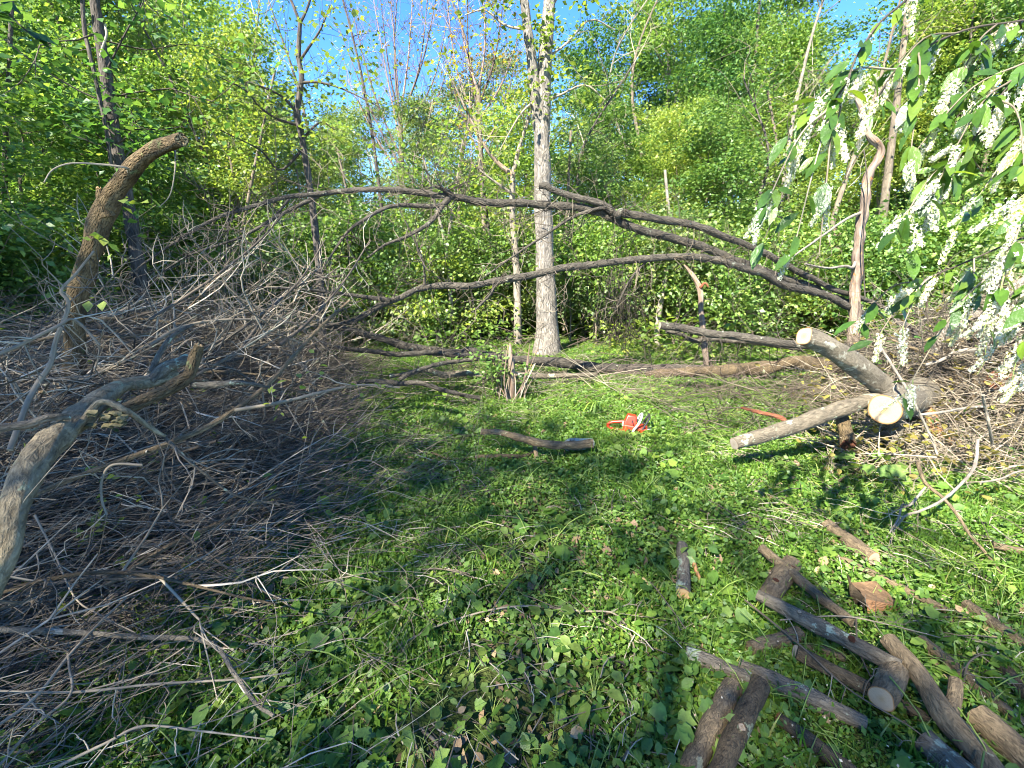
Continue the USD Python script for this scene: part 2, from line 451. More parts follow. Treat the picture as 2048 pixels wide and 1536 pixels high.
M = {
    'trunk_grey': bark('bark_grey', (0.068, 0.060, 0.049), (0.333, 0.302, 0.255), amount=0.12, scale=38, stretch=0.16, bump=1.0, dist=.03),
    'trunk_dark': bark('bark_dark', (0.03, 0.026, 0.022), (0.115, 0.10, 0.085), amount=0.0, scale=34, stretch=0.14, bump=0.9, dist=.02),
    'trunk_mid': bark('bark_mid', (0.06, 0.05, 0.036), (0.20, 0.165, 0.12), amount=0.08, scale=30),
    'olive': bark('bark_olive', (0.04, 0.027, 0.012), (0.20, 0.145, 0.075), lichen=(0.14, 0.15, 0.06), amount=0.22, scale=42, stretch=0.4, bump=1.0, dist=.035, vor=.25),
    'fallen': bark('bark_fallen', (0.024, 0.021, 0.017), (0.104, 0.092, 0.071), lichen=(0.184, 0.191, 0.141), amount=0.2, scale=44, stretch=0.35, bump=.9, dist=.02),
    'log': bark('bark_log', (0.046, 0.034, 0.020), (0.229, 0.172, 0.099), lichen=(0.286, 0.270, 0.155), amount=0.15, scale=70, stretch=0.4, bump=1.0, vor=.2, dist=.015),
    'log_dark': bark('bark_log_dark', (0.025, 0.019, 0.011), (0.131, 0.098, 0.056), lichen=(0.217, 0.230, 0.134), amount=0.18, scale=70, stretch=0.45, bump=1.0, vor=.2, dist=.015),
    'log_lichen': bark('bark_log_lichen', (0.043, 0.036, 0.025), (0.189, 0.160, 0.113), lichen=(0.270, 0.300, 0.202), amount=0.36, scale=60, stretch=0.4, bump=1.0, vor=.2, dist=.015),
    'lichen_crust': bark('bark_lichen_crust', (0.05, 0.045, 0.04), (0.18, 0.17, 0.14), lichen=(0.30, 0.35, 0.28), amount=0.75, scale=60, stretch=0.6, bump=1.0, vor=.2, dist=.02),
    'gnarled': bark('bark_gnarled', (0.077, 0.060, 0.035), (0.358, 0.290, 0.176), lichen=(0.282, 0.290, 0.172), amount=0.22, scale=48, stretch=0.55, bump=1.0, vor=.06, dist=.03),
    'sawn': bark('bark_sawn_limb', (0.066, 0.056, 0.039), (0.193, 0.168, 0.123), lichen=(0.262, 0.254, 0.197), amount=0.32, scale=60, stretch=0.6, bump=0.9, vor=.15, dist=.02),
    'pale': bark('bark_pale', (0.098, 0.082, 0.064), (0.262, 0.234, 0.184), amount=0.15, scale=40, stretch=0.3),
    'snag': bark('bark_snag', (0.086, 0.052, 0.032), (0.292, 0.237, 0.184), lichen=(0.310, 0.142, 0.053), amount=0.25, scale=24, stretch=0.12, bump=0.9),
    'rot': bark('wood_rotten', (0.06, 0.018, 0.01), (0.28, 0.115, 0.06), amount=0.0, scale=40, stretch=0.12, bump=1.0, dist=.02),
    'split': bark('wood_split', (0.17, 0.075, 0.028), (0.42, 0.225, 0.105), amount=0.0, scale=46, stretch=0.06, bump=0.6),
    'chunk': bark('wood_chunk', (0.085, 0.048, 0.022), (0.27, 0.165, 0.08), amount=0.0, scale=60, stretch=0.15, bump=0.6),
    'cut': cutwood('wood_cut', (0.230, 0.164, 0.089), (0.293, 0.230, 0.151), (0.230, 0.112, 0.037)),
    'cut_grey': cutwood('wood_cut_grey', (0.238, 0.197, 0.139), (0.295, 0.254, 0.193), (0.197, 0.131, 0.074)),
    'cut_tan': cutwood('wood_cut_tan', (0.30, 0.18, 0.07), (0.38, 0.26, 0.125), (0.22, 0.12, 0.045)),
    'twig': twiggy('twig_grey', [(0.0, (0.033, 0.026, 0.016)), (0.4, (0.112, 0.088, 0.058)), (0.75, (0.222, 0.185, 0.125)), (1.0, (0.407, 0.351, 0.252))]),
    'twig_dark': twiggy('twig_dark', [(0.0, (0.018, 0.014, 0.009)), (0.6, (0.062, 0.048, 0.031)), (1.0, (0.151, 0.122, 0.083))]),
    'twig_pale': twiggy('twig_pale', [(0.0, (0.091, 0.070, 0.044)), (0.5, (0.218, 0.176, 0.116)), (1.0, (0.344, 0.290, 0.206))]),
    'twig_red': twiggy('twig_red', [(0.0, (0.05, 0.033, 0.026)), (0.6, (0.13, 0.092, 0.072)), (1.0, (0.24, 0.175, 0.14))]),
    'leaf_mid': leafy('leaf_mid', [(0, (0.063, 0.140, 0.030)), (0.6, (0.127, 0.228, 0.052)), (1, (0.221, 0.317, 0.084))], 0.5, rough=.38, spec=.55),
    'leaf_dark': leafy('leaf_dark', [(0, (0.031, 0.089, 0.026)), (0.6, (0.065, 0.153, 0.039)), (1, (0.127, 0.223, 0.055))], 0.5, rough=.38, spec=.55),
    'leaf_yellow': leafy('leaf_yellow', [(0, (0.103, 0.173, 0.033)), (0.6, (0.179, 0.257, 0.051)), (1, (0.273, 0.331, 0.084))], 0.5, rough=.38, spec=.55),
    'leaf_blue': leafy('leaf_blue', [(0, (0.069, 0.128, 0.049)), (0.6, (0.132, 0.201, 0.075)), (1, (0.220, 0.278, 0.104))], 0.5),
    'leaf_olive': leafy('leaf_olive', [(0, (0.12, 0.10, 0.02)), (0.6, (0.20, 0.16, 0.03)), (1, (0.28, 0.20, 0.04))], 0.5),
    'leaf_glossy': leafy('leaf_glossy', [(0, (0.035, 0.085, 0.014)), (0.5, (0.06, 0.135, 0.018)), (1, (0.13, 0.21, 0.025))], 0.4, rough=0.32, spec=0.6),
    'leaf_wilt': leafy('leaf_wilt', [(0, (0.10, 0.085, 0.02)), (0.6, (0.19, 0.17, 0.05)), (1, (0.22, 0.25, 0.05))], 0.4),
    'weed': leafy('leaf_weed', [(0, (0.06, 0.135, 0.02)), (0.5, (0.105, 0.205, 0.03)), (1, (0.19, 0.285, 0.05))], 0.4),
    'grass': leafy('leaf_grass', [(0, (0.056, 0.130, 0.016)), (0.55, (0.107, 0.215, 0.029)), (0.9, (0.163, 0.250, 0.034)), (1, (0.258, 0.270, 0.092))], 0.4),
    'litter': twiggy('leaf_litter', [(0.0, (0.05, 0.03, 0.015)), (0.5, (0.16, 0.105, 0.055)), (1.0, (0.34, 0.25, 0.13))]),
    'petal': leafy('petal', [(0, (0.30, 0.38, 0.14)), (.25, (0.50, 0.52, 0.34)), (.5, (0.64, 0.64, 0.52)), (1, (0.74, 0.74, 0.66))], 0.35, rough=0.6, gain=1.0, spec=0.2),
    'chips': twiggy('wood_chips', [(0.0, (0.30, 0.22, 0.12)), (1.0, (0.55, 0.46, 0.32))]),
    'stem_green': leafy('stem_green', [(0, (0.14, 0.22, 0.04)), (1, (0.26, 0.33, 0.10))], 0.2),
    'orange': plain('plastic_orange', (0.36, 0.026, 0.008), 0.38, var=0.06),
    'black': plain('plastic_black', (0.018, 0.018, 0.02), 0.45),
    'white': plain('plastic_white', (0.40, 0.385, 0.365), 0.4, var=0.05),
    'steel': plain('steel', (0.55, 0.55, 0.56), 0.3, 1.0, var=0.1),
    'fungus': plain('bracket_fungus', (0.13, 0.105, 0.04), 0.85, var=0.4, scale=60),
    'lichen': plain('lichen_frill', (0.36, 0.45, 0.36), 0.95, var=0.3, scale=90),
    'soil': usdkit.material(stage, L + 'soil', {
        'g': ('geometry', {}), 'n': ('noise_texture', {'scale': 2.2, 'detail': 9, 'roughness': 0.7}), 'n2': ('noise_texture', {'scale': 60.0, 'detail': 6}),
        'r': ('rgb_ramp', {'ramp': [(0.3, (0.035, 0.045, 0.013)), (0.5, (0.05, 0.075, 0.016)), (0.7, (0.085, 0.07, 0.034))]}),
        'r2': ('rgb_ramp', {'ramp': [(0.3, (0.5, 0.5, 0.5)), (0.7, (1.4, 1.4, 1.4))]}), 'm': ('mix', {'mix_type': 'multiply', 'fac': 1.0}),
        'bp': ('bump', {'strength': 1.0, 'distance': 0.03}), 'p': ('principled_bsdf', {'roughness': 1.0, 'specular_ior_level': 0.1})},
        [('g.position', 'n.vector'), ('g.position', 'n2.vector'), ('n.fac', 'r.fac'), ('n2.fac', 'r2.fac'), ('r.color', 'm.color1'), ('r2.color', 'm.color2'),
         ('m.color', 'p.base_color'), ('n2.fac', 'bp.height'), ('bp.normal', 'p.normal')], surface='p.BSDF'),
}

# ------------------------------------------------------------------ ground
def build_ground():
    xs = np.concatenate([np.linspace(-90, -9, 26)[:-1], np.linspace(-9, 9, 91), np.linspace(9, 90, 26)[1:]])
    ys = np.concatenate([np.linspace(-40, -1, 14)[:-1], np.linspace(-1, 12, 70), np.linspace(12, 110, 40)[1:]])
    X, Y = np.meshgrid(xs, ys, indexing='ij')
    V = np.stack([X, Y, ground_z(X, Y)], -1).reshape(-1, 3)
    n, m = len(xs), len(ys)
    i, j = np.meshgrid(np.arange(n - 1), np.arange(m - 1), indexing='ij')
    a = i * m + j
    F = np.concatenate([np.stack([a, a + m, a + m + 1], -1).reshape(-1, 3), np.stack([a, a + m + 1, a + 1], -1).reshape(-1, 3)])
    g = part('ground', MB().add(V, F), M['soil'])
    custom(g.GetPrim(), 'leafy forest clearing floor rising to a wooded slope', 'ground', None, 'structure')


build_ground()


# ------------------------------------------------------------------ trees
def grow(seed, H, r0, crown_from=0.3, spread=2.2, limbs=14, leaf=0.09, count=9000, wobble=0.12, elev=(15, 55), flat=0.35, clump=0.3, sub=4, shape='kite', trunk_sides=9, upright=0.0, bare=False):
    """One tree at the origin: trunk, limbs and a crown of clumped leaves."""
    g = np.random.default_rng(seed)
    k = 9
    zs = np.linspace(0, H, k)
    off = np.cumsum(g.normal(0, wobble * H / k, (k, 2)), 0) * np.linspace(0, 1, k)[:, None]
    axis = catmull(np.column_stack([off, zs]), 34)
    rad = r0 * (1 - np.linspace(0, 1, 34) ** 1.1 * 0.9)
    rad[:4] *= np.array([1.45, 1.22, 1.1, 1.03])
    tr = MB()
    tube(tr, axis, rad, trunk_sides, 0.10, seed, 'open')
    limb_mbs, centres, dirs, wts = [], [], [], []
    for i in range(limbs):
        f = crown_from + (1 - crown_from) * (i + g.random()) / limbs
        f = min(f, 0.97)
        q = f * 33
        p0 = axis[int(q)] + (axis[min(int(q) + 1, 33)] - axis[int(q)]) * (q % 1)
        az, el = i * 2.4 + g.normal(0, 0.5), math.radians(g.uniform(*elev)) + upright * f
        Ln = spread * (1.15 - 0.75 * max(0, (f - crown_from) / (1 - crown_from + 1e-6)) ** 1.3) * g.uniform(0.65, 1.15)
        d = np.array([math.cos(az) * math.cos(el), math.sin(az) * math.cos(el), math.sin(el)])
        bend = g.normal(0, 0.16, 3) + np.array([0, 0, g.uniform(-0.25, 0.2) + 0.25 * upright])
        pts = catmull([p0, p0 + d * Ln * 0.35, p0 + d * Ln * 0.7 + bend * Ln * 0.35, p0 + d * Ln + bend * Ln], 9)
        lr = max(0.006, rad[int(q)] * g.uniform(0.32, 0.5))
        lm = MB()
        tube(lm, pts, np.linspace(lr, lr * 0.22, 9), 5, 0, seed + i, 'open', g.random())
        for s in range(sub):
            t0 = g.uniform(0.3, 0.95)
            a = pts[int(t0 * 8)]
            dd = unit(unit(pts[-1] - pts[0]) + g.normal(0, 0.65, 3) + [0, 0, 0.1 + upright * 0.5])
            l2 = Ln * g.uniform(0.25, 0.5)
            sp = catmull([a, a + dd * l2 * 0.5 + g.normal(0, 0.05, 3) * l2, a + dd * l2 + g.normal(0, 0.12, 3) * l2], 5)
            tube(lm, sp, np.linspace(lr * 0.4, 0.003, 5), 3, 0, seed, 'open', g.random())
            for u in (0.4, 0.75, 1.0):
                centres.append(sp[int(u * 4)]); dirs.append(dd); wts.append(g.uniform(0.3, 1.0))
            if bare:
                for _ in range(5):
                    b0 = sp[g.integers(1, 5)]
                    d3 = unit(dd + g.normal(0, 0.45, 3) + [0, 0, 0.35])
                    l3 = l2 * g.uniform(0.35, 0.9)
                    tube(lm, catmull([b0, b0 + d3 * l3 * 0.5 + g.normal(0, 0.04, 3), b0 + d3 * l3 + g.normal(0, 0.08, 3)], 4), np.linspace(0.004, 0.0016, 4), 3, 0, seed, 'open', g.random())
                    centres.append(b0 + d3 * l3); dirs.append(d3); wts.append(0.4)
        centres += [pts[5], pts[7], pts[8]]; dirs += [d] * 3; wts += [g.uniform(0.3, 1)] * 3
        limb_mbs.append(lm)
    C, D, Wt = np.array(centres), np.array(dirs), np.array(wts)
    cr = MB()
    if count:
        w = g.choice(len(C), count, p=Wt / Wt.sum())
        off = g.normal(0, 1, (count, 3)) * np.array([clump, clump, clump * flat])
        pos = C[w] + off
        nrm = np.column_stack([g.normal(0, 0.75, (count, 2)), np.full(count, 0.75)])
        al = D[w] * np.array([1, 1, 0.2]) + off * 1.5 / clump * 0.4 + g.normal(0, 0.4, (count, 3)) + np.array([0, 0, -0.35])
        tint = np.clip(0.5 + 0.28 * g.normal(0, 1, len(C))[w] + 0.18 * g.normal(0, 1, count), 0, 1)
        leaves(cr, pos, nrm, al, leaf * (0.45 + 1.05 * g.random(count) ** 1.4), shape, tint)
    return tr, limb_mbs, cr


def tree(name, label, cat, loc, spec, trunk_mat, leaf_mat, group=None, scale=1.0, rz=0.0, tilt=None, limb_mat=None):
    tr, lb, cr = grow(**spec)
    t = thing(name, label, cat, group=group, m=mat4(loc, rz, scale, tilt))
    t.loc = None
    part('trunk', tr, M[trunk_mat], t)
    for l in lb:
        part('limb', l, M[limb_mat or trunk_mat], t)
    part('crown', cr, M[leaf_mat], t, kind='stuff')
    t.top = max(float(cr.arr()[0][:, 2].max()) if cr.v else 0, spec['H'])
    return t


MARKS = [(-100, 150, 'at the far left edge behind the sawn trunk'), (150, 420, 'behind the dark leaning trunk on the left'), (420, 620, 'beside the thin crooked tree left of centre'),
         (620, 860, 'under the bare fan shaped tree'), (860, 1040, 'just left of the big forked grey trunk'), (1040, 1180, 'behind the big forked grey trunk'),
         (1180, 1380, 'just right of the big forked grey trunk'), (1380, 1600, 'behind the right half of the fallen stems'), (1600, 1780, 'around the orange barked snag'), (1780, 2300, 'behind the white flowering boughs at right')]


def where(px):
    return next((w for a, b, w in MARKS if a <= px < b), MARKS[0 if px < 0 else -1][2])


KINDS = {
    'slim_maple': dict(spec=dict(seed=21, H=9, r0=0.085, crown_from=0.18, spread=2.0, limbs=22, count=18375, leaf=0.092, clump=0.30, flat=0.3), trunk='trunk_mid', leaf='leaf_mid'),
    'yellow_maple': dict(spec=dict(seed=22, H=9, r0=0.075, crown_from=0.15, spread=1.9, limbs=22, count=16625, leaf=0.092, clump=0.32, flat=0.35), trunk='trunk_mid', leaf='leaf_yellow'),
    'dark_tree': dict(spec=dict(seed=23, H=10, r0=0.12, crown_from=0.2, spread=2.3, limbs=24, count=23625, leaf=0.100, clump=0.34, flat=0.4), trunk='trunk_dark', leaf='leaf_dark'),
    'blue_green_tree': dict(spec=dict(seed=24, H=9, r0=0.08, crown_from=0.15, spread=2.0, limbs=20, count=14875, leaf=0.089, clump=0.36, flat=0.5), trunk='trunk_grey', leaf='leaf_blue'),
    'tall_tree': dict(spec=dict(seed=25, H=14, r0=0.16, crown_from=0.35, spread=3.0, limbs=26, count=29750, leaf=0.126, clump=0.45, flat=0.4), trunk='trunk_grey', leaf='leaf_mid'),
    'sapling': dict(spec=dict(seed=26, H=4.5, r0=0.03, crown_from=0.12, spread=1.1, limbs=18, count=7350, leaf=0.063, clump=0.2, flat=0.3, wobble=0.2, sub=3), trunk='trunk_mid', leaf='leaf_mid'),
    'yellow_sapling': dict(spec=dict(seed=27, H=4.5, r0=0.026, crown_from=0.1, spread=1.2, limbs=18, count=6650, leaf=0.063, clump=0.2, flat=0.3, wobble=0.22, sub=3), trunk='trunk_mid', leaf='leaf_yellow'),
    'bush': dict(spec=dict(seed=28, H=1.8, r0=0.02, crown_from=0.04, spread=1.15, limbs=20, count=9100, leaf=0.063, clump=0.22, flat=0.5, elev=(10, 75), sub=3), trunk='trunk_mid', leaf='leaf_mid'),
    'pale_bush': dict(spec=dict(seed=29, H=1.7, r0=0.02, crown_from=0.04, spread=1.2, limbs=20, count=8400, leaf=0.059, clump=0.2, flat=0.5, elev=(10, 75), sub=3), trunk='trunk_mid', leaf='leaf_blue'),
    'bright_bush': dict(spec=dict(seed=30, H=1.5, r0=0.018, crown_from=0.04, spread=1.1, limbs=20, count=8400, leaf=0.063, clump=0.2, flat=0.45, elev=(10, 70), sub=3), trunk='trunk_mid', leaf='leaf_yellow'),
}
KINDS['open_tree'] = dict(spec=dict(seed=35, H=14, r0=0.15, crown_from=0.62, spread=2.7, limbs=24, count=4600, leaf=0.15, clump=0.55, flat=0.45), trunk='trunk_mid', leaf='leaf_mid')
protos = {}
WORDS = {'open_tree': ('tall open crowned tree', 'tree'), 'slim_maple': ('slim green maple', 'tree'), 'yellow_maple': ('slim tree with yellow green leaves', 'tree'), 'dark_tree': ('dense dark green tree', 'tree'),
         'blue_green_tree': ('loose tree with bluish green leaves', 'tree'), 'tall_tree': ('tall green tree', 'tree'), 'sapling': ('thin green sapling', 'sapling'),
         'yellow_sapling': ('thin yellow green sapling', 'sapling'), 'bush': ('low green bush', 'bush'), 'pale_bush': ('pale bluish green bush', 'bush'), 'bright_bush': ('bright yellow green bush', 'bush')}
def plant(kind, px, Y, top_py=None, scale=None, rz=None, tilt=None, stretch=1.0):
    """A tree or bush rooted at distance Y below pixel column px, as tall as pixel row top_py."""
    x = (at(px, 700, Y))[0]
    z = float(ground_z(x, Y)) - 0.03
    K = KINDS[kind]
    rz = R.uniform(0, 6.28) if rz is None else rz
    word, cat = WORDS[kind]
    label = f'{word} {where(px)}'
    group = f'{label}'
    h = K['spec']['H'] * 1.04
    if scale is None:
        scale = max(0.2, (at(px, top_py, Y)[2] - z) / h)
    sc = (scale * stretch, scale * stretch, scale)
    tilt = tuple(R.normal(0, 0.04, 2)) if tilt is None else tilt
    if kind not in protos:
        protos[kind] = tree(kind, label, cat, (x, Y, z), K['spec'], K['trunk'], K['leaf'], group, sc, rz, tilt)
        return protos[kind]
    return copy_of(protos[kind], label, mat4((x, Y, z), rz, sc, tilt), group)


# named trees ------------------------------------------------------
def pole(t, name, pts, w0, w1, mat, sides=14, rough=0.07, seed=1, n=40, parent=None, edge=1.0):
    """A stem through (px, py, Y) points, w0 -> w1 pixels wide in the photograph (or a list of widths, one per point)."""
    P = np.array([at(*q) for q in pts])
    path = catmull(P, n)
    ws = np.array([w0, w1] if np.ndim(w0) == 0 else w0, float)
    wpx = np.interp(np.linspace(0, 1, n), np.linspace(0, 1, len(ws)), ws)
    rad = np.array([pxsize(w, p, edge) / 2 for w, p in zip(wpx, path)])
    mb = MB()
    e0, e1, tt = tube(mb, path, rad, sides, rough, seed, 'flat')
    part(name, mb, mat, parent or t)
    return path, rad, e0, e1, tt


def sprays(mb, C, N, size, sd, g, shape='kite', down=-0.3):
    w = g.integers(0, len(C), N)
    off = g.normal(0, 1, (N, 3)) * sd
    leaves(mb, C[w] + off, np.column_stack([g.normal(0, 0.5, (N, 2)), np.full(N, 0.8)]), off + g.normal(0, sd, (N, 3)) + [0, 0, down * sd], size * g.uniform(0.6, 1.3, N), shape,
           np.clip(g.random(len(C))[w] * 0.7 + g.random(N) * 0.3, 0, 1))


def twigs_from(path, rad, n, L, g, mb, el=None, tips=None, r=0.004, sides=3, spread=1.0, kids=2, droop=0.0, lo=0.1, hi=1.0):
    """Forked side twigs along a stem."""
    k = len(path)
    for _ in range(n):
        i = int(g.uniform(lo, hi) * (k - 1))
        t = unit(path[min(i + 1, k - 1)] - path[max(i - 1, 0)])
        d = unit(t * g.uniform(-0.2, 0.7) + g.normal(0, spread, 3) + ([0, 0, 0] if el is None else [0, 0, el]))
        l = L * g.uniform(0.3, 1.2)
        p = path[i]
        pts = catmull([p, p + d * l * 0.4 + g.normal(0, 0.05, 3) * l, p + d * l * 0.75 + g.normal(0, 0.09, 3) * l + [0, 0, droop * l * 0.4], p + d * l + g.normal(0, 0.14, 3) * l + [0, 0, droop * l]], 7)
        tint = g.random()
        tube(mb, pts, np.linspace(min(r, rad[i] * 0.7), r * 0.3, 7), sides, 0, 0, 'open', tint)
        if tips is not None:
            tips += [pts[4], pts[6]]
        for _ in range(kids):
            j = g.integers(2, 6)
            d2 = unit(unit(pts[6] - pts[0]) + g.normal(0, 0.6, 3))
            l2 = l * g.uniform(0.2, 0.55)
            q = catmull([pts[j], pts[j] + d2 * l2 * 0.5 + g.normal(0, 0.06, 3) * l2, pts[j] + d2 * l2 + g.normal(0, 0.15, 3) * l2], 5)
            tube(mb, q, np.linspace(r * 0.5, r * 0.22, 5), 3, 0, 0, 'open', tint)
            if tips is not None:
                tips.append(q[4])


g = np.random.default_rng(5)
# the big forked tree
t = thing('forked_tree', 'big pale grey tree trunk forking into two stems near the centre', 'tree', at(1094, 722, 8.2))
base = float(ground_z(*at(1094, 715, 8.2)[:2]))
b0 = at(1094, 700, 8.2); b0[2] = base - 0.1
pB = [(1094, 640, 8.2), (1090, 520, 8.2), (1086, 400, 8.2), (1084, 290, 8.2), (1086, 190, 8.2), (1092, 90, 8.25), (1099, 0, 8.3), (1108, -160, 8.35), (1118, -330, 8.4)]
P = np.vstack([b0, [at(*q) for q in pB]])
path = catmull(P, 60)
w = np.interp(np.linspace(0, 1, 60), np.linspace(0, 1, 10), [64, 42, 38, 37, 36, 37, 34, 31, 26, 20])
mb = MB(); tube(mb, path, [pxsize(a, p) / 2 for a, p in zip(w, path)], 20, 0.055, 3, 'flat')
part('trunk', mb, M['trunk_grey'], t)
path, rad, *_ = pole(t, 'stem', [(1080, 262, 8.2), (1071, 190, 8.16), (1062, 110, 8.1), (1048, 0, 8.05), (1030, -140, 8.0), (1016, -300, 8.0)], 30, 17, M['trunk_grey'], 16, 0.06, 4)
tips = []
mb = MB()
for q, n in (([(1086, 120, 8.25), (1130, 90, 8.3), (1180, 40, 8.3), (1230, 60, 8.4)], 10), ([(1058, 60, 8.1), (1010, 50, 8.2), (970, 20, 8.2), (930, 30, 8.2)], 8), ([(1090, 200, 8.2), (1120, 190, 8.0), (1170, 170, 7.9), (1210, 200, 7.9)], 10),
             ([(1072, 200, 8.2), (1040, 230, 8.0), (1000, 300, 8.1)], 6), ([(1100, 20, 8.3), (1150, -60, 8.3), (1200, -60, 8.2)], 8), ([(1042, -40, 8.1), (1010, -30, 8.2), (980, -60, 8.0)], 8)):
    pp = catmull([at(*s) for s in q], 12)
    tube(mb, pp, np.linspace(0.022, 0.008, 12), 5, 0, 0, 'open', 0.7)
    twigs_from(pp, np.full(12, 0.02), n, 0.7, g, mb, tips=tips, spread=0.7)
part('limb', mb, M['twig'], t)
mb = MB(); sprays(mb, np.array(tips), 900, 0.09, 0.10, g)
sprays(mb, np.array([at(x, y, 8.0) for x, y in [(1088, 60), (1080, 70), (1105, 95), (1095, 140), (1120, 200), (1085, 45)]]), 160, 0.1, 0.13, g)
part('crown', mb, M['leaf_yellow'], t, kind='stuff')
mb = MB()
for i in range(26):                       # thin shoots and dead ivy on the bark
    a = at(1090 + g.uniform(-12, 12), g.uniform(230, 700), 8.02)
    d = unit(np.array([g.normal(0, 1), -0.5, g.uniform(0, 1.2)]))
    tube(mb, catmull([a, a + d * 0.12, a + d * g.uniform(0.15, 0.4) + [0, 0, 0.05]], 5), np.linspace(0.006, 0.002, 5), 3, 0, 0, 'open', g.random())
part('shoots', mb, M['twig_pale'], t, kind='stuff')

# dark trunk on the left with a vine stem beside it
t = thing('leaning_tree', 'dark upright tree trunk behind the sawn leaning trunk on the left', 'tree', at(283, 600, 6.2))
path, rad, *_ = pole(t, 'trunk', [(296, 760, 6.2), (283, 590, 6.2), (272, 500, 6.2), (258, 420, 6.2), (243, 340, 6.2), (226, 250, 6.2), (212, 150, 6.2), (196, 50, 6.2), (186, -40, 6.2), (172, -240, 6.2)], [42, 34, 31, 30, 29, 30, 30, 28, 27, 22], 0, M['trunk_dark'], 14, 0.10, 8, 56)
pole(t, 'climbing_vine', [(222, 330, 6.05), (214, 270, 6.0), (196, 180, 6.0), (180, 110, 6.0), (168, 50, 6.0), (163, -30, 6.0), (150, -180, 6.0)], 9, 13, M['trunk_dark'], 8, 0.12, 9)
mb = MB(); tips = []
twigs_from(path, rad, 26, 1.3, g, mb, tips=tips, r=0.012, lo=0.45)
part('limb', mb, M['twig_dark'], t)
mb = MB(); sprays(mb, np.array(tips), 1500, 0.10, 0.16, g); part('crown', mb, M['leaf_dark'], t, kind='stuff')
mb = MB(); tube(mb, catmull([at(*q) for q in [(210, 50, 6.0), (213, 70, 5.98), (205, 95, 5.98), (200, 115, 6.0)]], 10), 0.012, 5, 0, 0, 'open', 0.9)
part('vine_loop', mb, M['twig_pale'], t)

# thin crooked tree
t = thing('crooked_tree', 'thin crooked dark tree forking near the top, left of the blue gap', 'tree', at(640, 640, 7.6))
path, rad, *_ = pole(t, 'trunk', [(646, 690, 7.6), (640, 560, 7.6), (628, 440, 7.6), (616, 350, 7.6), (603, 270, 7.6), (594, 225, 7.6), (603, 160, 7.6), (597, 110, 7.6), (600, 45, 7.6)], [17, 16, 15, 14, 15, 15, 13, 12, 11], 0, M['trunk_dark'], 10, 0.08, 10, 50)
pole(t, 'stem', [(600, 46, 7.6), (588, 15, 7.6), (572, -30, 7.6), (560, -120, 7.6)], 9, 6, M['trunk_dark'], 7, 0.05, 11, 16)
pole(t, 'stem', [(600, 46, 7.6), (612, 22, 7.6), (622, -10, 7.6), (640, -110, 7.6)], 8, 5, M['trunk_dark'], 7, 0.05, 12, 16)
mb = MB(); tips = []
for q in ([(594, 225, 7.6), (560, 190, 7.4), (500, 165, 7.3), (490, 170, 7.2)], [(605, 165, 7.6), (640, 165, 7.6), (690, 180, 7.6), (760, 215, 7.6)], [(596, 250, 7.6), (560, 240, 7.4), (520, 215, 7.2), (490, 180, 7.1), (430, 150, 7.0)],
          [(603, 280, 7.6), (640, 245, 7.6), (670, 260, 7.7)], [(604, 300, 7.6), (560, 340, 7.5), (520, 300, 7.3), (440, 260, 7.0)], [(600, 120, 7.6), (640, 60, 7.6), (660, 10, 7.7)]):
    pp = catmull([at(*s) for s in q], 12)
    tube(mb, pp, np.linspace(0.022, 0.007, 12), 5, 0, 0, 'open', 0.3)
    twigs_from(pp, np.full(12, 0.02), 9, 0.7, g, mb, tips=tips, spread=0.7)
part('limb', mb, M['twig_dark'], t)
mb = MB(); sprays(mb, np.array(tips), 900, 0.09, 0.13, g); part('crown', mb, M['leaf_yellow'], t, kind='stuff')


# bare fan shaped trees against the sky
def fan_tree(label, foot, fork, w, heads, seed, leafN, mat='twig_red', leaf='leaf_olive'):
    g = np.random.default_rng(seed)
    t = thing('bare_tree', label, 'tree', at(*foot))
    path, rad, *_ = pole(t, 'trunk', [foot] + fork, w, w * 0.7, M['trunk_mid'], 10, 0.07, seed, 36)
    tips = []
    for (i, hd) in heads:
        a = path[int(i * 35)]
        e = at(*hd)
        mid = a + (e - a) * 0.45 + np.array([(e - a)[0] * 0.12, 0, -0.12 * np.linalg.norm(e - a) * 0.3]) + g.normal(0, 0.06, 3)
        pp = catmull([a, mid, e], 16)
        mb = MB()
        tube(mb, pp, np.linspace(0.03, 0.006, 16), 5, 0, 0, 'open', g.random())
        twigs_from(pp, np.full(16, 0.03), 16, 1.1, g, mb, el=0.5, tips=tips, r=0.006, spread=0.38, kids=5, lo=0.2)
        part('limb', mb, M[mat], t)
    mb = MB(); sprays(mb, np.array(tips), leafN, 0.085, 0.12, g); part('crown', mb, M[leaf], t, kind='stuff')


fan_tree('bare fan shaped tree with fine reddish twigs against the blue gap', (806, 600, 13.0), [(805, 420, 13.0), (803, 300, 13.0), (800, 230, 13.0)], 13,
         [] or [(.62, (690, -40, 12.6)), (.7, (735, -70, 13.2)), (.78, (775, -90, 12.8)), (.86, (800, -90, 13.0)), (.99, (830, -80, 13.3)), (.95, (860, -60, 12.7)), (.8, (905, -20, 13.4)), (.66, (920, 60, 13.0)), (.56, (680, 60, 13.4)), (.5, (690, 150, 13.2)), (.9, (755, -60, 13.4)), (.97, (885, -70, 13.2))] , 31, 260)
fan_tree('bare tree with a few olive leaves between the fan shaped tree and forked trunk', (975, 620, 11.0), [(968, 420, 11.0), (960, 290, 11.0), (957, 170, 11.0)], 15,
         [(.6, (880, 90, 10.6)), (.75, (890, -40, 11.0)), (.85, (935, -70, 11.3)), (.99, (965, -60, 11.0)), (.9, (1010, -20, 10.8)), (.8, (1040, 60, 11.2)), (.95, (905, -60, 11.2)), (.65, (1030, 130, 11.0))], 32, 500)
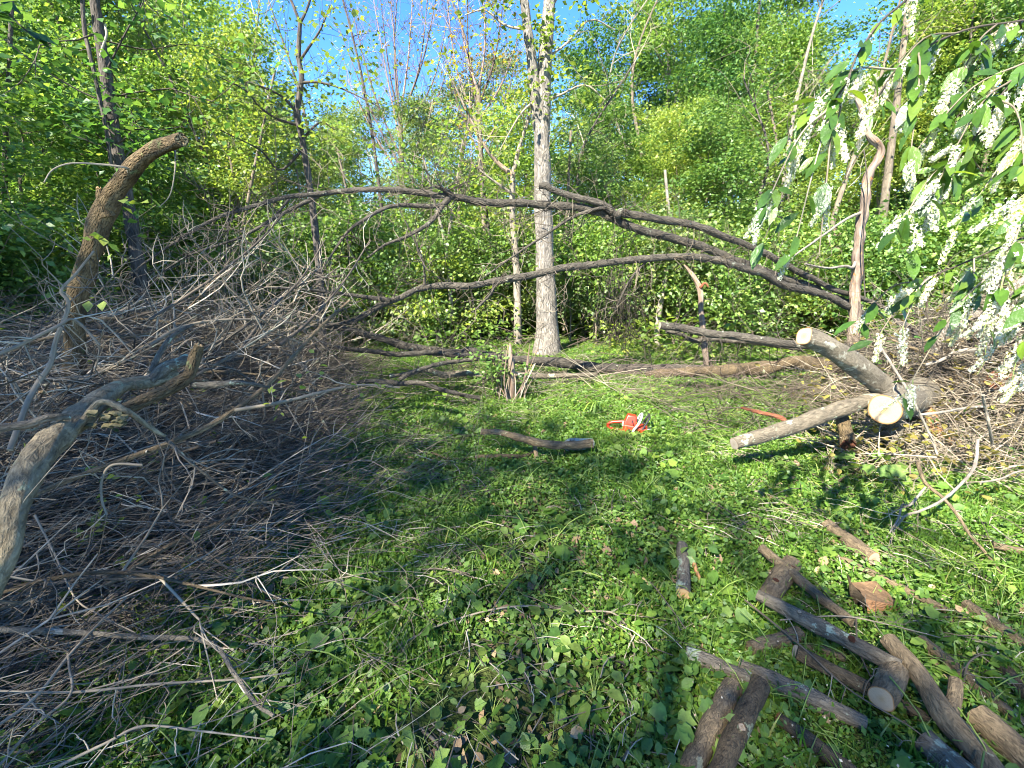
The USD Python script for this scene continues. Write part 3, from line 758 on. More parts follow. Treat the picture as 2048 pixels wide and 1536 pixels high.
fan_tree('bare twiggy treetop in the small blue gap at upper right', (1590, 520, 20.0), [(1590, 300, 20.0), (1592, 200, 20.0), (1594, 130, 20.0)], 10,
         [(.8, (1565, 60, 20)), (.9, (1600, 20, 20)), (.99, (1620, 60, 20.3)), (.7, (1560, 120, 20.2))], 33, 160)

# half broken yellowish tree left of the forked trunk
t = thing('broken_tree', 'pale half broken tree with split forks and fine yellowish twigs', 'tree', at(1035, 700, 9.0))
path, rad, *_ = pole(t, 'trunk', [(1036, 730, 9.0), (1034, 560, 9.0), (1025, 430, 9.0), (1026, 345, 9.0)], 17, 11, M['pale'], 10, 0.08, 41, 30)
p2, r2, *_ = pole(t, 'stem', [(1026, 346, 9.0), (1040, 290, 9.0), (1058, 235, 9.0), (1068, 180, 9.0)], 10, 6, M['pale'], 8, 0.06, 42, 20)
p3, r3, *_ = pole(t, 'broken_stem', [(1026, 350, 9.0), (995, 325, 9.0), (965, 285, 8.9), (930, 215, 8.9), (905, 160, 8.9)], 12, 3, M['snag'], 8, 0.08, 43, 20)
p4, r4, *_ = pole(t, 'stem', [(1028, 390, 9.0), (985, 360, 8.9), (940, 325, 8.9)], 7, 3, M['pale'], 6, 0.06, 44, 14)
mb = MB(); tips = []
for p, r in ((path, rad), (p2, r2), (p3, r3), (p4, r4)):
    twigs_from(p, r, 16, 0.9, g, mb, el=0.6, tips=tips, r=0.006, spread=0.5, kids=3, lo=0.4)
part('limb', mb, M['twig_pale'], t)
mb = MB(); sprays(mb, np.array(tips), 1000, 0.075, 0.12, g); part('crown', mb, M['leaf_yellow'], t, kind='stuff')

# snags at right
t = thing('barkless_snag', 'orange tinged barkless snag bending beneath the white flowers', 'tree', at(1712, 650, 6.6))
path, rad, *_ = pole(t, 'trunk', [(1705, 720, 6.6), (1710, 600, 6.6), (1716, 500, 6.6), (1727, 420, 6.6), (1738, 350, 6.6), (1755, 320, 6.6), (1760, 295, 6.6), (1738, 268, 6.6), (1722, 220, 6.6), (1708, 180, 6.6)], [26, 24, 23, 22, 20, 19, 19, 17, 13, 8], 0, M['snag'], 16, 0.2, 51, 80)
pole(t, 'dead_limb', [(1712, 520, 6.6), (1705, 535, 6.5), (1690, 532, 6.4), (1655, 536, 6.3), (1610, 528, 6.1)], 9, 4, M['pale'], 7, 0.1, 52, 20)
pole(t, 'dead_limb', [(1722, 425, 6.6), (1690, 440, 6.4), (1640, 475, 6.2), (1590, 510, 6.0)], 8, 4, M['pale'], 7, 0.1, 53, 20)
pole(t, 'hanging_vine', [(1730, 600, 6.45), (1726, 480, 6.4), (1735, 380, 6.4), (1728, 300, 6.4)], 3, 3, M['trunk_dark'], 5, 0.0, 54, 20)
t = thing('pale_tree', 'pale grey trunk half hidden by leaves right of the barkless snag', 'tree', at(1755, 600, 9.6))
pole(t, 'trunk', [(1745, 680, 9.6), (1758, 500, 9.6), (1778, 330, 9.6), (1800, 150, 9.6), (1822, -40, 9.7), (1845, -240, 9.8)], 22, 14, M['trunk_mid'], 14, 0.09, 55, 40)
t = thing('broken_stub', 'weathered broken trunk stub left of the barkless snag', 'stump', at(1672, 560, 9.0))
path, rad, e0, e1, tt = pole(t, 'trunk', [(1670, 640, 9.0), (1671, 560, 9.0), (1674, 500, 9.0), (1675, 456, 9.0)], 25, 21, M['snag'], 14, 0.09, 56, 24)
mb = MB(); cut_disc(mb, e1, tt[-1], 3, 0.5); part('broken_top', mb, M['rot'], t)
t = thing('reddish_snag', 'reddish broken sapling stem behind the cut log at right', 'snag', at(1410, 700, 7.0))
pole(t, 'trunk', [(1413, 730, 7.0), (1408, 680, 7.0), (1402, 620, 7.0), (1400, 580, 7.0), (1385, 550, 7.0), (1368, 530, 7.0)], [13, 13, 12, 12, 10, 4], 0, M['snag'], 9, 0.12, 57, 30)
pole(t, 'torn_bark', [(1401, 575, 6.97), (1410, 566, 6.93), (1417, 574, 6.92)], 8, 3, M['rot'], 6, 0.1, 58, 8)
t = thing('thin_pale_tree', 'thin pale trunk standing behind the end of the cut log', 'tree', at(1314, 700, 8.6))
pole(t, 'trunk', [(1313, 722, 8.6), (1316, 640, 8.6), (1330, 560, 8.6), (1338, 450, 8.7), (1330, 340, 8.8)], 14, 6, M['pale'], 9, 0.09, 59, 30)
for k, (a, b, c, Y, w_, lab) in enumerate([((875, 700), (884, 560), (905, 420), 9.5, 9, 'thin pale stem left of the half broken tree'), ((905, 640), (890, 490), (868, 400), 8.8, 8, 'thin leaning pale stem behind the upper fallen stem'),
                                           ((420, 640), (470, 520), (510, 330), 9.0, 11, 'slim grey stem behind the left end of the fallen stems'), ((15, 640), (8, 420), (20, 100), 6.5, 18, 'dark mossy trunk at the very left edge'),
                                           ((720, 660), (735, 560), (705, 430), 9.8, 9, 'thin grey stem under the fallen stems left of centre'), ((1000, 700), (990, 560), (975, 440), 9.9, 10, 'slender dark stem left of the forked trunk foot'),
                                           ((1590, 560), (1585, 460), (1560, 320), 11.0, 12, 'dim grey stem among leaves behind the fallen stems'), ((545, 640), (560, 480), (530, 300), 10.5, 12, 'grey stem left of the thin crooked tree'),
                                           ((1130, 660), (1128, 540), (1135, 400), 10.0, 10, 'slim stem right behind the forked trunk'), ((1500, 600), (1490, 420), (1505, 200), 15.0, 15, 'straight dark stem under the tall right trees')]):
    t = thing('thin_tree', lab, 'tree', at(*a, Y))
    p, r, *_ = pole(t, 'trunk', [(*a, Y), (*b, Y), (*c, Y), (c[0] + (c[0] - b[0]), 2 * c[1] - b[1], Y)], w_, w_ * 0.5, M['pale' if 'pale' in lab else 'trunk_dark' if 'dark' in lab else 'trunk_mid'], 9, 0.08, 60 + k, 30)
    mb = MB(); tips = []
    twigs_from(p, r, 14, 1.0, g, mb, tips=tips, r=0.007, spread=0.7, lo=0.35)
    part('limb', mb, M['twig'], t)
    mb = MB(); sprays(mb, np.array(tips), 500, 0.09, 0.15, g); part('crown', mb, M['leaf_mid'], t, kind='stuff')

rs = np.random.default_rng(303)
for k in range(16):
    px, Y = [120, 240, 385, 470, 590, 660, 760, 845, 930, 1160, 1225, 1290, 1450, 1545, 1625, 1850][k] + rs.uniform(-14, 14), rs.uniform(9.0, 13.5)
    x = at(px, 700, Y)[0]; z = float(ground_z(x, Y)); Hh = rs.uniform(4.5, 8.5)
    t = thing('thin_tree', ['thin dark bare stem ', 'thin pale stem ', 'slender grey stem '][k % 3] + where(px), 'tree', (x, Y, z))
    pts = catmull([[x, Y, z - .1], [x + rs.normal(0, .18), Y, z + Hh * .35], [x + rs.normal(0, .4), Y + rs.normal(0, .2), z + Hh * .7], [x + rs.normal(0, .7), Y, z + Hh]], 36)
    rad = np.linspace(rs.uniform(.035, .075), .012, 36)
    mb = MB(); tube(mb, pts, rad, 9, .09, 700 + k, 'flat'); part('trunk', mb, M[['trunk_dark', 'pale', 'trunk_mid'][k % 3]], t)
    mb = MB(); tips = []; twigs_from(pts, rad, 22, 1.3, rs, mb, tips=tips, r=.010, spread=.6, el=.4, kids=3, lo=.25); part('limb', mb, M['twig'], t)
    mb = MB(); sprays(mb, np.array(tips), 420, .08, .13, rs); part('crown', mb, M['leaf_mid'], t, kind='stuff')

# the wood behind: rows of trees, saplings and bushes, each rooted where it stands
TREES = [  # kind, px, distance, row of the top
    ('dark_tree', -60, 9.0, -260), ('slim_maple', 60, 7.2, -120), ('yellow_maple', 130, 11.0, -140), ('slim_maple', 250, 9.5, -200), ('dark_tree', 340, 12.5, -140), ('yellow_maple', 400, 10.5, -60),
    ('slim_maple', 470, 12.5, -40), ('yellow_maple', 520, 9.8, 40), ('blue_green_tree', 560, 14.0, 110), ('blue_green_tree', 690, 12.5, 250), ('blue_green_tree', 640, 10.5, 170), ('yellow_maple', 720, 15.0, 230),
    ('blue_green_tree', 780, 14.5, 210), ('blue_green_tree', 850, 12.0, 200), ('slim_maple', 900, 16.0, 190), ('blue_green_tree', 940, 14.0, 150), ('yellow_maple', 1010, 12.5, 130), ('blue_green_tree', 1000, 18.0, 110),
    ('dark_tree', 1150, 15.0, 60), ('slim_maple', 1190, 12.0, 160), ('blue_green_tree', 1130, 11.0, 240), ('dark_tree', 1230, 18.0, 40), ('tall_tree', 1300, 16.0, -150), ('dark_tree', 1370, 14.0, 10), ('tall_tree', 1440, 15.0, -90),
    ('slim_maple', 1270, 11.0, 270), ('yellow_maple', 1340, 10.2, 200), ('slim_maple', 1420, 11.5, 170), ('yellow_maple', 1500, 12.5, 160), ('blue_green_tree', 1540, 14.0, 140), ('slim_maple', 1580, 12.0, 190),
    ('slim_maple', 1650, 13.0, 120), ('yellow_maple', 1700, 11.0, 60), ('dark_tree', 1740, 12.0, -120), ('tall_tree', 1800, 11.5, -300), ('slim_maple', 1860, 10.0, -120), ('dark_tree', 1950, 11.0, -220), ('yellow_maple', 2040, 9.5, -150),
    ('dark_tree', 2120, 11.0, -300), ('dark_tree', 150, 14.0, -260), ('slim_maple', 430, 16.0, -200), ('slim_maple', 180, 8.0, 40), ('slim_maple', 20, 12.0, -260), ('slim_maple', 330, 8.6, 90),
]
for k, px, Y, tp in TREES:
    plant(k, px, Y, tp)
rr = np.random.default_rng(77)
for k in range(44):
    px = -100 + 2300 * (k * 0.618 % 1)
    tp = rr.uniform(40, 200) if not 560 < px < 1280 else rr.uniform(210, 330)
    plant(['slim_maple', 'dark_tree', 'yellow_maple', 'blue_green_tree', 'tall_tree'][k % 5], px, rr.uniform(16, 30), tp, stretch=1.15)
for k in range(56):
    px = -150 + 2350 * (k * 0.618 % 1)
    plant(['sapling', 'yellow_sapling', 'sapling', 'yellow_sapling', 'sapling'][k % 5], px, rr.uniform(9.3, 13.5), rr.uniform(230, 430), stretch=1.25)
for k in range(78):
    px = -120 + 2300 * ((k * 0.618 + 0.3) % 1)
    Y = rr.uniform(8.6, 12.5)
    if 1000 < px < 1180:
        Y = rr.uniform(9.2, 12.5)
    plant(['bush', 'pale_bush', 'bright_bush', 'bush', 'bright_bush'][k % 5], px, Y, scale=rr.uniform(0.75, 1.25))
for k, (px, Y, s) in enumerate([(30, 6.0, 1.0), (-60, 5.0, 1.0), (110, 7.0, 1.1), (190, 7.6, 0.9), (350, 8.0, 1.0), (450, 8.2, 0.9), (560, 8.2, 1.0), (-30, 7.5, 1.3), (2020, 7.5, 1.0), (1900, 8.2, 1.0), (2100, 6.5, 1.0)]):
    plant(['pale_bush', 'bush'][k % 2], px, Y, scale=s)
for px, Y, tp in [(40, 5.6, 120), (-40, 5.0, 0), (120, 6.6, 60), (330, 7.4, 240), (230, 7.2, 180)]:
    plant('sapling', px, Y, tp, stretch=1.3)

# trees behind the camera that shade the front of the clearing
def shade(kind, u, vend, scale, rz, lab):
    """u: metres to the right of the line of the sun through the viewer, vend: how far along it the shadow of the top reaches."""
    s = unit(-SUN[:2])
    v = vend - KINDS[kind]['spec']['H'] * scale * math.hypot(SUN[0], SUN[1]) / SUN[2]
    x, y = u * s[1] + v * s[0], -u * s[0] + v * s[1]
    copy_of(protos[kind], lab, mat4((x, y, float(ground_z(x, y))), rz, scale), None)


plant('open_tree', 300, 24.0, -60)
for k, (kind, u, v, sc, lab) in enumerate([('open_tree', 0.2, 2.0, 1.0, 'tall open tree behind the viewer dappling the cut logs'), ('open_tree', -2.3, 2.6, 1.0, 'tall open tree behind the viewer dappling the front grass'),
                                           ('open_tree', -5.0, 3.7, 1.0, 'tall open tree behind the viewer shading the brush pile'), ('open_tree', -7.4, 4.5, 1.0, 'tall open tree left of the viewer shading the back of the pile')]):
    shade(kind, u, v, sc, k * 1.3, lab)

# ------------------------------------------------------------------ ground growth
def patch(seed, n, r, shape, size, h, up=0.85, jit=0.5, along_up=0.0, stems=False):
    g = np.random.default_rng(seed)
    a, q = g.uniform(0, 6.28, n), r * np.sqrt(g.random(n)) * (1 - 0.25 * g.random(n))
    pos = np.column_stack([q * np.cos(a), q * np.sin(a), h * g.random(n) ** 1.4])
    nr = np.column_stack([g.normal(0, jit, (n, 2)), np.full(n, up)])
    al = np.column_stack([g.normal(0, 1, (n, 2)), np.full(n, along_up) + g.normal(0, 0.2, n)])
    mb = MB()
    leaves(mb, pos, nr, al, size * g.uniform(0.55, 1.35, n), shape, np.clip(g.normal(0.45, 0.25, n), 0, 1))
    return mb


def spots(n, x0, x1, y0, y1, seed, keep=None):
    g = np.random.default_rng(seed)
    x, y = g.uniform(x0, x1, n), g.uniform(y0, y1, n)
    ok = np.abs(x) < 1.25 * y + 1.6
    if keep is not None:
        ok &= keep(x, y, g)
    x, y = x[ok], y[ok]
    return np.column_stack([x, y, ground_z(x, y)]), g


def bare_fade(x, y, g):
    return (hash_wave(x, y, 2.6, 9) + 0.36 + 0.35 * g.random(len(x))) > 0.0


P_, g_ = spots(7200, -7.5, 7.5, 0.55, 9.5, 101, bare_fade)
n_ = len(P_)
scatter('small_ground_plants', [('chickweed_patch', patch(1, 330, 0.26, 'tiny', 0.021, 0.055, jit=.8), M['grass']), ('chickweed_patch', patch(2, 300, 0.26, 'tiny', 0.024, 0.06, jit=.8), M['weed']),
                                ('ivy_patch', patch(3, 120, 0.25, 'oval', 0.036, 0.06, jit=0.4), M['weed'])], P_, g_.uniform(0, 6.28, n_), g_.uniform(0.7, 1.25, n_), g_.choice(3, n_, p=[.42, .33, .25]),
        'carpet of tiny leaved green plants over the clearing floor', 'ground plants')
P_, g_ = spots(4200, -7.5, 7.5, 0.55, 9.5, 102, lambda x, y, g: hash_wave(x, y, 1.9, 12) > -0.15)
n_ = len(P_)
scatter('grass', [('grass_patch', patch(4, 110, 0.2, 'blade', 0.10, 0.01, up=0.25, jit=0.7, along_up=0.9), M['grass']), ('grass_patch', patch(5, 70, 0.2, 'blade', 0.085, 0.01, up=0.3, jit=0.7, along_up=0.5), M['grass'])],
        P_, g_.uniform(0, 6.28, n_), g_.uniform(0.6, 1.2, n_), g_.choice(2, n_), 'short thin grass growing between the broad leaves', 'grass')
P_, g_ = spots(1400, -7.5, 7.5, 0.55, 9.0, 103, lambda x, y, g: hash_wave(x, y, 1.3, 15) > -0.25)
n_ = len(P_)
scatter('leafy_weeds', [('broad_leaf_patch', patch(6, 18, 0.22, 'maple', 0.05, 0.09, jit=0.6), M['weed']), ('oval_leaf_patch', patch(7, 20, 0.22, 'oval', 0.05, 0.10, jit=0.55), M['leaf_mid']),
                        ('wilted_leaf_patch', patch(8, 9, 0.2, 'maple', 0.06, 0.03, jit=0.8), M['weed'])],
        P_, g_.uniform(0, 6.28, n_), g_.uniform(0.7, 1.3, n_), g_.choice(3, n_), 'broad leaved green weeds scattered through the low plants', 'weeds')
P_, g_ = spots(2600, -7, 7, 0.5, 9.0, 104)
n_ = len(P_)
mbt = MB(); gt = np.random.default_rng(61)
for _ in range(26):
    a = np.array([*gt.uniform(-0.25, 0.25, 2), 0.015 + 0.05 * gt.random()]); d = np.array([*gt.normal(0, 1, 2), gt.normal(0, 0.15)]); d = unit(d) * gt.uniform(0.05, 0.28)
    tube(mbt, catmull([a, a + d * 0.5 + gt.normal(0, 0.012, 3), a + d], 4), gt.uniform(0.0012, 0.003), 3, 0, 0, 'open', gt.random())
mbs = MB()
for _ in range(9):
    a = np.array([*gt.uniform(-0.2, 0.2, 2), 0.02]); d = unit(np.array([*gt.normal(0, 1, 2), 0.25])) * gt.uniform(0.1, 0.28)
    tube(mbs, catmull([a, a + d * 0.5 + [0, 0, 0.03], a + d], 5), gt.uniform(0.0015, 0.003), 3, 0, 0, 'open', gt.random())
scatter('ground_litter', [('dead_leaf_patch', patch(9, 26, 0.25, 'oval', 0.045, 0.03, jit=0.8), M['litter']), ('twig_patch', mbt, M['twig']), ('cut_stem_patch', mbs, M['stem_green'])],
        P_, g_.uniform(0, 6.28, n_), g_.uniform(0.7, 1.3, n_), g_.choice(3, n_, p=[.42, .24, .34]), 'dead leaves, bits of twig and pale cut stems strewn on the floor', 'litter')
P_, g_ = spots(5200, -36, 36, 7.6, 30, 105, lambda x, y, g: (y > 8.8) | (hash_wave(x, y, 2, 4) > 0.05))
n_ = len(P_)
scatter('undergrowth', [('undergrowth_patch', patch(10, 130, 0.6, 'oval', 0.085, 0.45, jit=0.45), M['leaf_mid']), ('undergrowth_patch', patch(11, 120, 0.6, 'kite', 0.095, 0.5, jit=0.45), M['leaf_yellow']),
                        ('undergrowth_patch', patch(12, 120, 0.6, 'oval', 0.08, 0.4, jit=0.45), M['leaf_blue'])],
        P_, g_.uniform(0, 6.28, n_), g_.uniform(0.6, 1.5, n_), g_.choice(3, n_, p=[.4, .42, .18]), 'dense green undergrowth covering the slope behind the fallen stems', 'undergrowth')

# ------------------------------------------------------------------ fallen stems across the clearing
g = np.random.default_rng(15)


def fallen(label, pts, widths, side=(), seed=1, twn=60, mat='fallen', cutend=False, twl=0.55, name='fallen_tree', el=None):
    t = thing(name, label, 'fallen tree', at(*pts[len(pts) // 2]))
    gk = np.random.default_rng(seed)
    pts = [(q[0] + gk.normal(0, 2.5), q[1] + gk.normal(0, 2.5), q[2]) for q in catmull(pts, 2 * len(pts))]; widths = np.interp(np.linspace(0, 1, len(pts)), np.linspace(0, 1, len(widths)), widths)
    path, rad, e0, e1, tt = pole(t, 'trunk', pts, np.array(widths) * .86, 0, M[mat], 14, 0.13, seed, 110)
    if cutend:
        mb = MB(); cut_disc(mb, e0, -tt[0], seed); part('cut_face', mb, M['cut_grey'], t)
    tips = []
    for k, (sp, w0, w1) in enumerate(side):
        p2, r2, *_ = pole(t, 'branch', sp, w0, w1, M[mat], 9, 0.09, seed + k + 50, 36)
        mb = MB(); twigs_from(p2, r2, 16, 0.5, g, mb, r=0.006, spread=0.6, kids=3)
        part('side_twigs', mb, M['twig_dark'], t, kind='stuff')
    mb = MB(); twigs_from(path, rad, int(twn * 1.5), twl, g, mb, r=0.005, spread=0.75, kids=4, el=el)
    part('side_twigs', mb, M['twig_dark'], t, kind='stuff')
    return t


fallen('uppermost long fallen stem arching left across the view', [(1720, 612, 6.9), (1655, 590, 6.7), (1560, 555, 6.45), (1450, 512, 6.2), (1348, 478, 6.0), (1270, 452, 5.9), (1180, 421, 5.8), (1070, 408, 5.7), (950, 400, 5.6), (890, 390, 5.5), (740, 380, 5.3), (580, 396, 5.1), (450, 430, 5.0), (340, 492, 4.9), (250, 560, 4.8)],
       [16, 19, 21, 21, 21, 20, 20, 19, 18, 16, 14, 12, 10, 7, 4], seed=71, twn=90,
       side=[([(905, 392, 5.5), (890, 380, 5.45), (870, 372, 5.4)], 13, 6), ([(905, 392, 5.5), (875, 412, 5.4), (785, 412, 5.2), (720, 445, 5.0), (690, 470, 4.9), (650, 530, 4.8)], 12, 4), ([(895, 395, 5.5), (865, 440, 5.3), (820, 470, 5.2), (770, 490, 5.1), (735, 515, 5.0)], 11, 4),
             ([(640, 390, 5.2), (560, 430, 5.0), (480, 475, 4.9), (380, 510, 4.8), (300, 560, 4.7)], 10, 3), ([(455, 428, 5.0), (455, 470, 4.9), (450, 540, 4.8)], 6, 2), ([(580, 396, 5.1), (520, 470, 4.9), (470, 540, 4.8), (420, 600, 4.7)], 6, 2)])
fallen('crooked broken fallen stem starting in front of the forked trunk', [(1080, 372, 5.7), (1110, 382, 5.7), (1195, 405, 5.75), (1235, 432, 5.8), (1250, 425, 5.82), (1330, 440, 5.95), (1420, 463, 6.1), (1519, 498, 6.25), (1587, 541, 6.4), (1660, 575, 6.6), (1734, 599, 6.9), (1790, 625, 7.1)],
       [15, 16, 16, 18, 21, 19, 18, 17, 16, 15, 13, 11], seed=72, twn=50, side=[([(1215, 412, 5.75), (1150, 432, 5.7), (1090, 470, 5.6), (1030, 510, 5.5), (960, 560, 5.4)], 8, 3)])
fallen('middle long fallen stem sagging in front of the forked trunk', [(1730, 625, 6.7), (1655, 597, 6.5), (1560, 564, 6.25), (1485, 532, 6.05), (1350, 514, 5.85), (1210, 525, 5.7), (1090, 545, 5.5), (960, 567, 5.3), (850, 577, 5.2), (770, 605, 5.0), (700, 640, 4.9), (640, 655, 4.8)],
       [18, 21, 21, 20, 18, 17, 17, 16, 15, 14, 12, 9], seed=73, twn=80,
       side=[([(1080, 548, 5.5), (1000, 565, 5.3), (980, 590, 5.2), (945, 625, 5.1)], 9, 3), ([(780, 600, 5.0), (700, 590, 4.9), (620, 580, 4.8), (480, 572, 4.7)], 10, 4), ([(850, 577, 5.2), (845, 520, 5.1), (810, 440, 5.0)], 6, 3), ([(1300, 515, 5.8), (1260, 560, 5.8), (1230, 620, 5.8)], 6, 3)])
fallen('low fallen log lying across the clearing behind the twiggy stump', [(640, 648, 5.7), (720, 665, 5.9), (820, 692, 6.1), (900, 705, 6.3), (960, 708, 6.4), (1090, 722, 6.6), (1250, 736, 6.7), (1400, 742, 6.7), (1520, 735, 6.7), (1640, 718, 6.7)], [13, 16, 19, 20, 20, 22, 24, 25, 24, 22], seed=74, twn=40, el=0.2)
fallen('thin fallen stem just under the low fallen log', [(660, 692, 5.6), (760, 704, 5.8), (860, 708, 6.0), (960, 714, 6.2)], [9, 12, 13, 12], seed=75, twn=16)
fallen('fallen pole near the ground left of the twiggy stump', [(780, 748, 5.4), (860, 744, 5.6), (950, 752, 5.8), (1080, 752, 6.0), (1190, 752, 6.1)], [10, 14, 14, 13, 10], seed=76, twn=16, mat='log_lichen')
fallen('short dark fallen branch pointing at the twiggy stump', [(700, 768, 5.0), (780, 764, 5.1), (870, 772, 5.2), (965, 800, 5.3)], [8, 12, 11, 9], seed=77, twn=8)
fallen('thin fallen branch rising left of the twiggy stump', [(800, 758, 5.2), (890, 725, 5.5), (960, 718, 5.7), (1030, 705, 5.9)], [9, 10, 9, 6], seed=78, twn=8)
fallen('dark cut log hanging level behind the sawn forked limb', [(1318, 653, 5.2), (1370, 657, 5.2), (1440, 668, 5.2), (1520, 680, 5.2), (1600, 690, 5.2), (1700, 700, 5.3), (1800, 715, 5.4)], [18, 19, 20, 21, 22, 22, 22], seed=79, twn=20, cutend=True, name='cut_log')
fallen('thinner stem tucked under the hanging cut log', [(1330, 665, 5.35), (1400, 676, 5.4), (1480, 684, 5.45), (1600, 700, 5.5)], [8, 11, 11, 10], seed=80, twn=12)
fallen('thick dark log lying flat behind the sawn forked limb', [(1290, 748, 6.5), (1400, 742, 6.4), (1500, 735, 6.3), (1620, 728, 6.2), (1760, 735, 6.1), (1900, 745, 6.1)], [18, 26, 34, 36, 36, 34], seed=81, twn=30, mat='log_dark', name='lying_log')
fallen('pale curved limb rising to the right edge under the flowers', [(1850, 760, 4.4), (1880, 690, 4.45), (1900, 655, 4.5), (1960, 625, 4.6), (2040, 570, 4.7), (2120, 520, 4.8)], [30, 30, 28, 28, 28, 26], seed=82, twn=20, mat='pale', name='pale_limb')
fallen('grey limb beneath the pale curved limb at right', [(1780, 800, 4.1), (1860, 770, 4.2), (1930, 745, 4.25), (2000, 660, 4.5), (2080, 590, 4.7)], [26, 26, 22, 20, 18], seed=83, twn=20, mat='log', name='pale_limb')
fallen('dark forked stick jutting up right of the barkless snag', [(1790, 632, 4.9), (1820, 655, 4.8), (1838, 680, 4.75), (1858, 705, 4.7)], [14, 16, 18, 12], seed=84, twn=8, mat='trunk_dark', name='dark_stick', side=[([(1832, 665, 4.78), (1845, 645, 4.75), (1850, 632, 4.75)], 9, 4)])

# ------------------------------------------------------------------ the sawn leaning trunk on the left and the gnarled log in front of it
t = thing('sawn_tree', 'brown leaning trunk sawn off at the top on the left', 'tree stump', at(150, 640, 3.4))
P = [(165, 900, 3.55), (150, 760, 3.5), (150, 640, 3.4), (165, 560, 3.35), (190, 480, 3.3), (215, 410, 3.3), (255, 350, 3.24), (300, 305, 3.12), (340, 286, 2.98), (364, 280, 2.84)]
path, rad, e0, e1, tt = pole(t, 'trunk', P, [54, 50, 46, 48, 50, 53, 43, 38, 35, 33], 0, M['olive'], 22, 0.11, 91, 60)
mb = MB(); cut_disc(mb, e1, tt[-1], 5, 0.10); part('cut_face', mb, M['cut_tan'], t)
p2, r2, _, e1, tt = pole(t, 'branch_stub', [(218, 432, 3.28), (205, 405, 3.26), (199, 378, 3.25)], 34, 13, M['olive'], 12, 0.16, 92, 12)
mb = MB(); cut_disc(mb, e1, tt[-1], 6, 0.6); part('splintered_end', mb, M['cut_tan'], t)
mb = MB(); tube(mb, catmull([at(*q) for q in [(257, 345, 3.1), (250, 335, 3.0), (190, 328, 2.95), (140, 327, 2.9), (105, 340, 2.85), (88, 365, 2.8)]], 20), np.linspace(0.008, 0.003, 20), 5, 0, 0, 'open', 0.7)
tube(mb, catmull([at(*q) for q in [(350, 300, 3.1), (350, 340, 3.0), (340, 390, 2.95), (318, 415, 2.9)]], 14), np.linspace(0.005, 0.002, 14), 4, 0, 0, 'open', 0.6)
part('dangling_twig', mb, M['twig'], t, kind='stuff')
mb = MB(); sprays(mb, np.array([at(x, y, 3.05) for x, y in [(255, 412), (262, 405), (180, 590), (205, 485)]]), 16, 0.07, 0.04, g); part('young_leaf', mb, M['leaf_yellow'], t, kind='stuff')

t = thing('gnarled_log', 'thick gnarled grey log running out of the lower left edge', 'log', at(170, 850, 1.9))
P = [(-40, 1190, 1.25), (8, 1110, 1.32), (30, 1010, 1.42), (75, 915, 1.6), (140, 850, 1.85), (200, 800, 2.1), (250, 770, 2.3), (310, 762, 2.45), (350, 745, 2.55)]
path, rad, e0, e1, tt = pole(t, 'trunk', P, [80, 66, 62, 70, 61, 49, 34, 29, 25], 0, M['gnarled'], 24, 0.10, 93, 60, edge=.75)
p2, r2, _, e1, tt = pole(t, 'arm', [(215, 835, 1.98), (280, 805, 2.1), (340, 775, 2.2), (378, 750, 2.25), (390, 715, 2.28), (398, 690, 2.28)], [28, 30, 32, 30, 25, 20], 0, M['olive'], 14, 0.12, 94, 34)
mb = MB(); cut_disc(mb, e1, tt[-1], 7, 0.3); part('broken_end', mb, M['cut_tan'], t)
pole(t, 'branch', [(300, 765, 2.42), (330, 735, 2.5), (360, 725, 2.55), (372, 715, 2.6)], 30, 22, M['log_lichen'], 12, 0.14, 95, 14)
pole(t, 'branch', [(300, 745, 2.5), (330, 690, 2.65), (355, 665, 2.75), (385, 650, 2.9)], 14, 8, M['log_lichen'], 9, 0.1, 96, 16)
pole(t, 'branch', [(385, 770, 2.25), (430, 770, 2.2), (480, 765, 2.2), (540, 775, 2.25)], [14, 16, 10, 6], 0, M['log_lichen'], 9, 0.14, 97, 18)
pole(t, 'branch', [(140, 835, 1.8), (100, 835, 1.75), (50, 850, 1.7), (-20, 858, 1.65)], [18, 22, 24, 24], 0, M['log_lichen'], 10, 0.14, 98, 18)
pole(t, 'branch', [(150, 860, 1.8), (200, 805, 1.9), (250, 820, 1.9), (300, 855, 1.95), (330, 872, 2.0)], [14, 18, 15, 12, 8], 0, M['gnarled'], 9, 0.12, 99, 22)
mb = MB()
for k in range(16):                     # bracket fungus in tiers on the near side
    c = at(205 + g.uniform(-25, 40), 835 + g.uniform(-12, 16), 1.86 + g.uniform(-0.02, 0.03)); a = np.linspace(-2.0, 2.0, 9); r_ = g.uniform(0.014, 0.032)
    rim = c + np.column_stack([r_ * np.sin(a), -r_ * np.cos(a) * 0.8, 0.006 * np.cos(3 * a)])
    V = np.vstack([rim, rim - [0, 0, 0.006], (c + [0, .01, .006])[None], (c - [0, -.01, .01])[None]]); q = np.arange(8)
    F = np.vstack([np.stack([q, q + 1, np.full(8, 18)], 1), np.stack([q + 10, q + 9, np.full(8, 19)], 1), np.stack([q, q + 9, q + 10], 1), np.stack([q, q + 10, q + 1], 1)])
    mb.add(V, F)
part('bracket_fungus', mb, M['fungus'], t, kind='stuff')

# ------------------------------------------------------------------ brush pile on the left
def pile_h(x, y):
    s = np.clip((-1.26 - 0.3 * np.clip(y - 3, 0, 3) - x + 0.12 * np.sin(3 * y)) / 1.7, 0, 1); s = s * s * (3 - 2 * s)
    f = np.clip((y - 0.8) / 3.4, 0, 1); e = np.clip((7.4 - y) / 1.6, 0, 1); w = np.clip((8.5 + x) / 2, 0, 1)
    return (0.22 + 0.80 * f) * s * e * w * (0.9 + 0.18 * hash_wave(x, y, 2.2, 33))


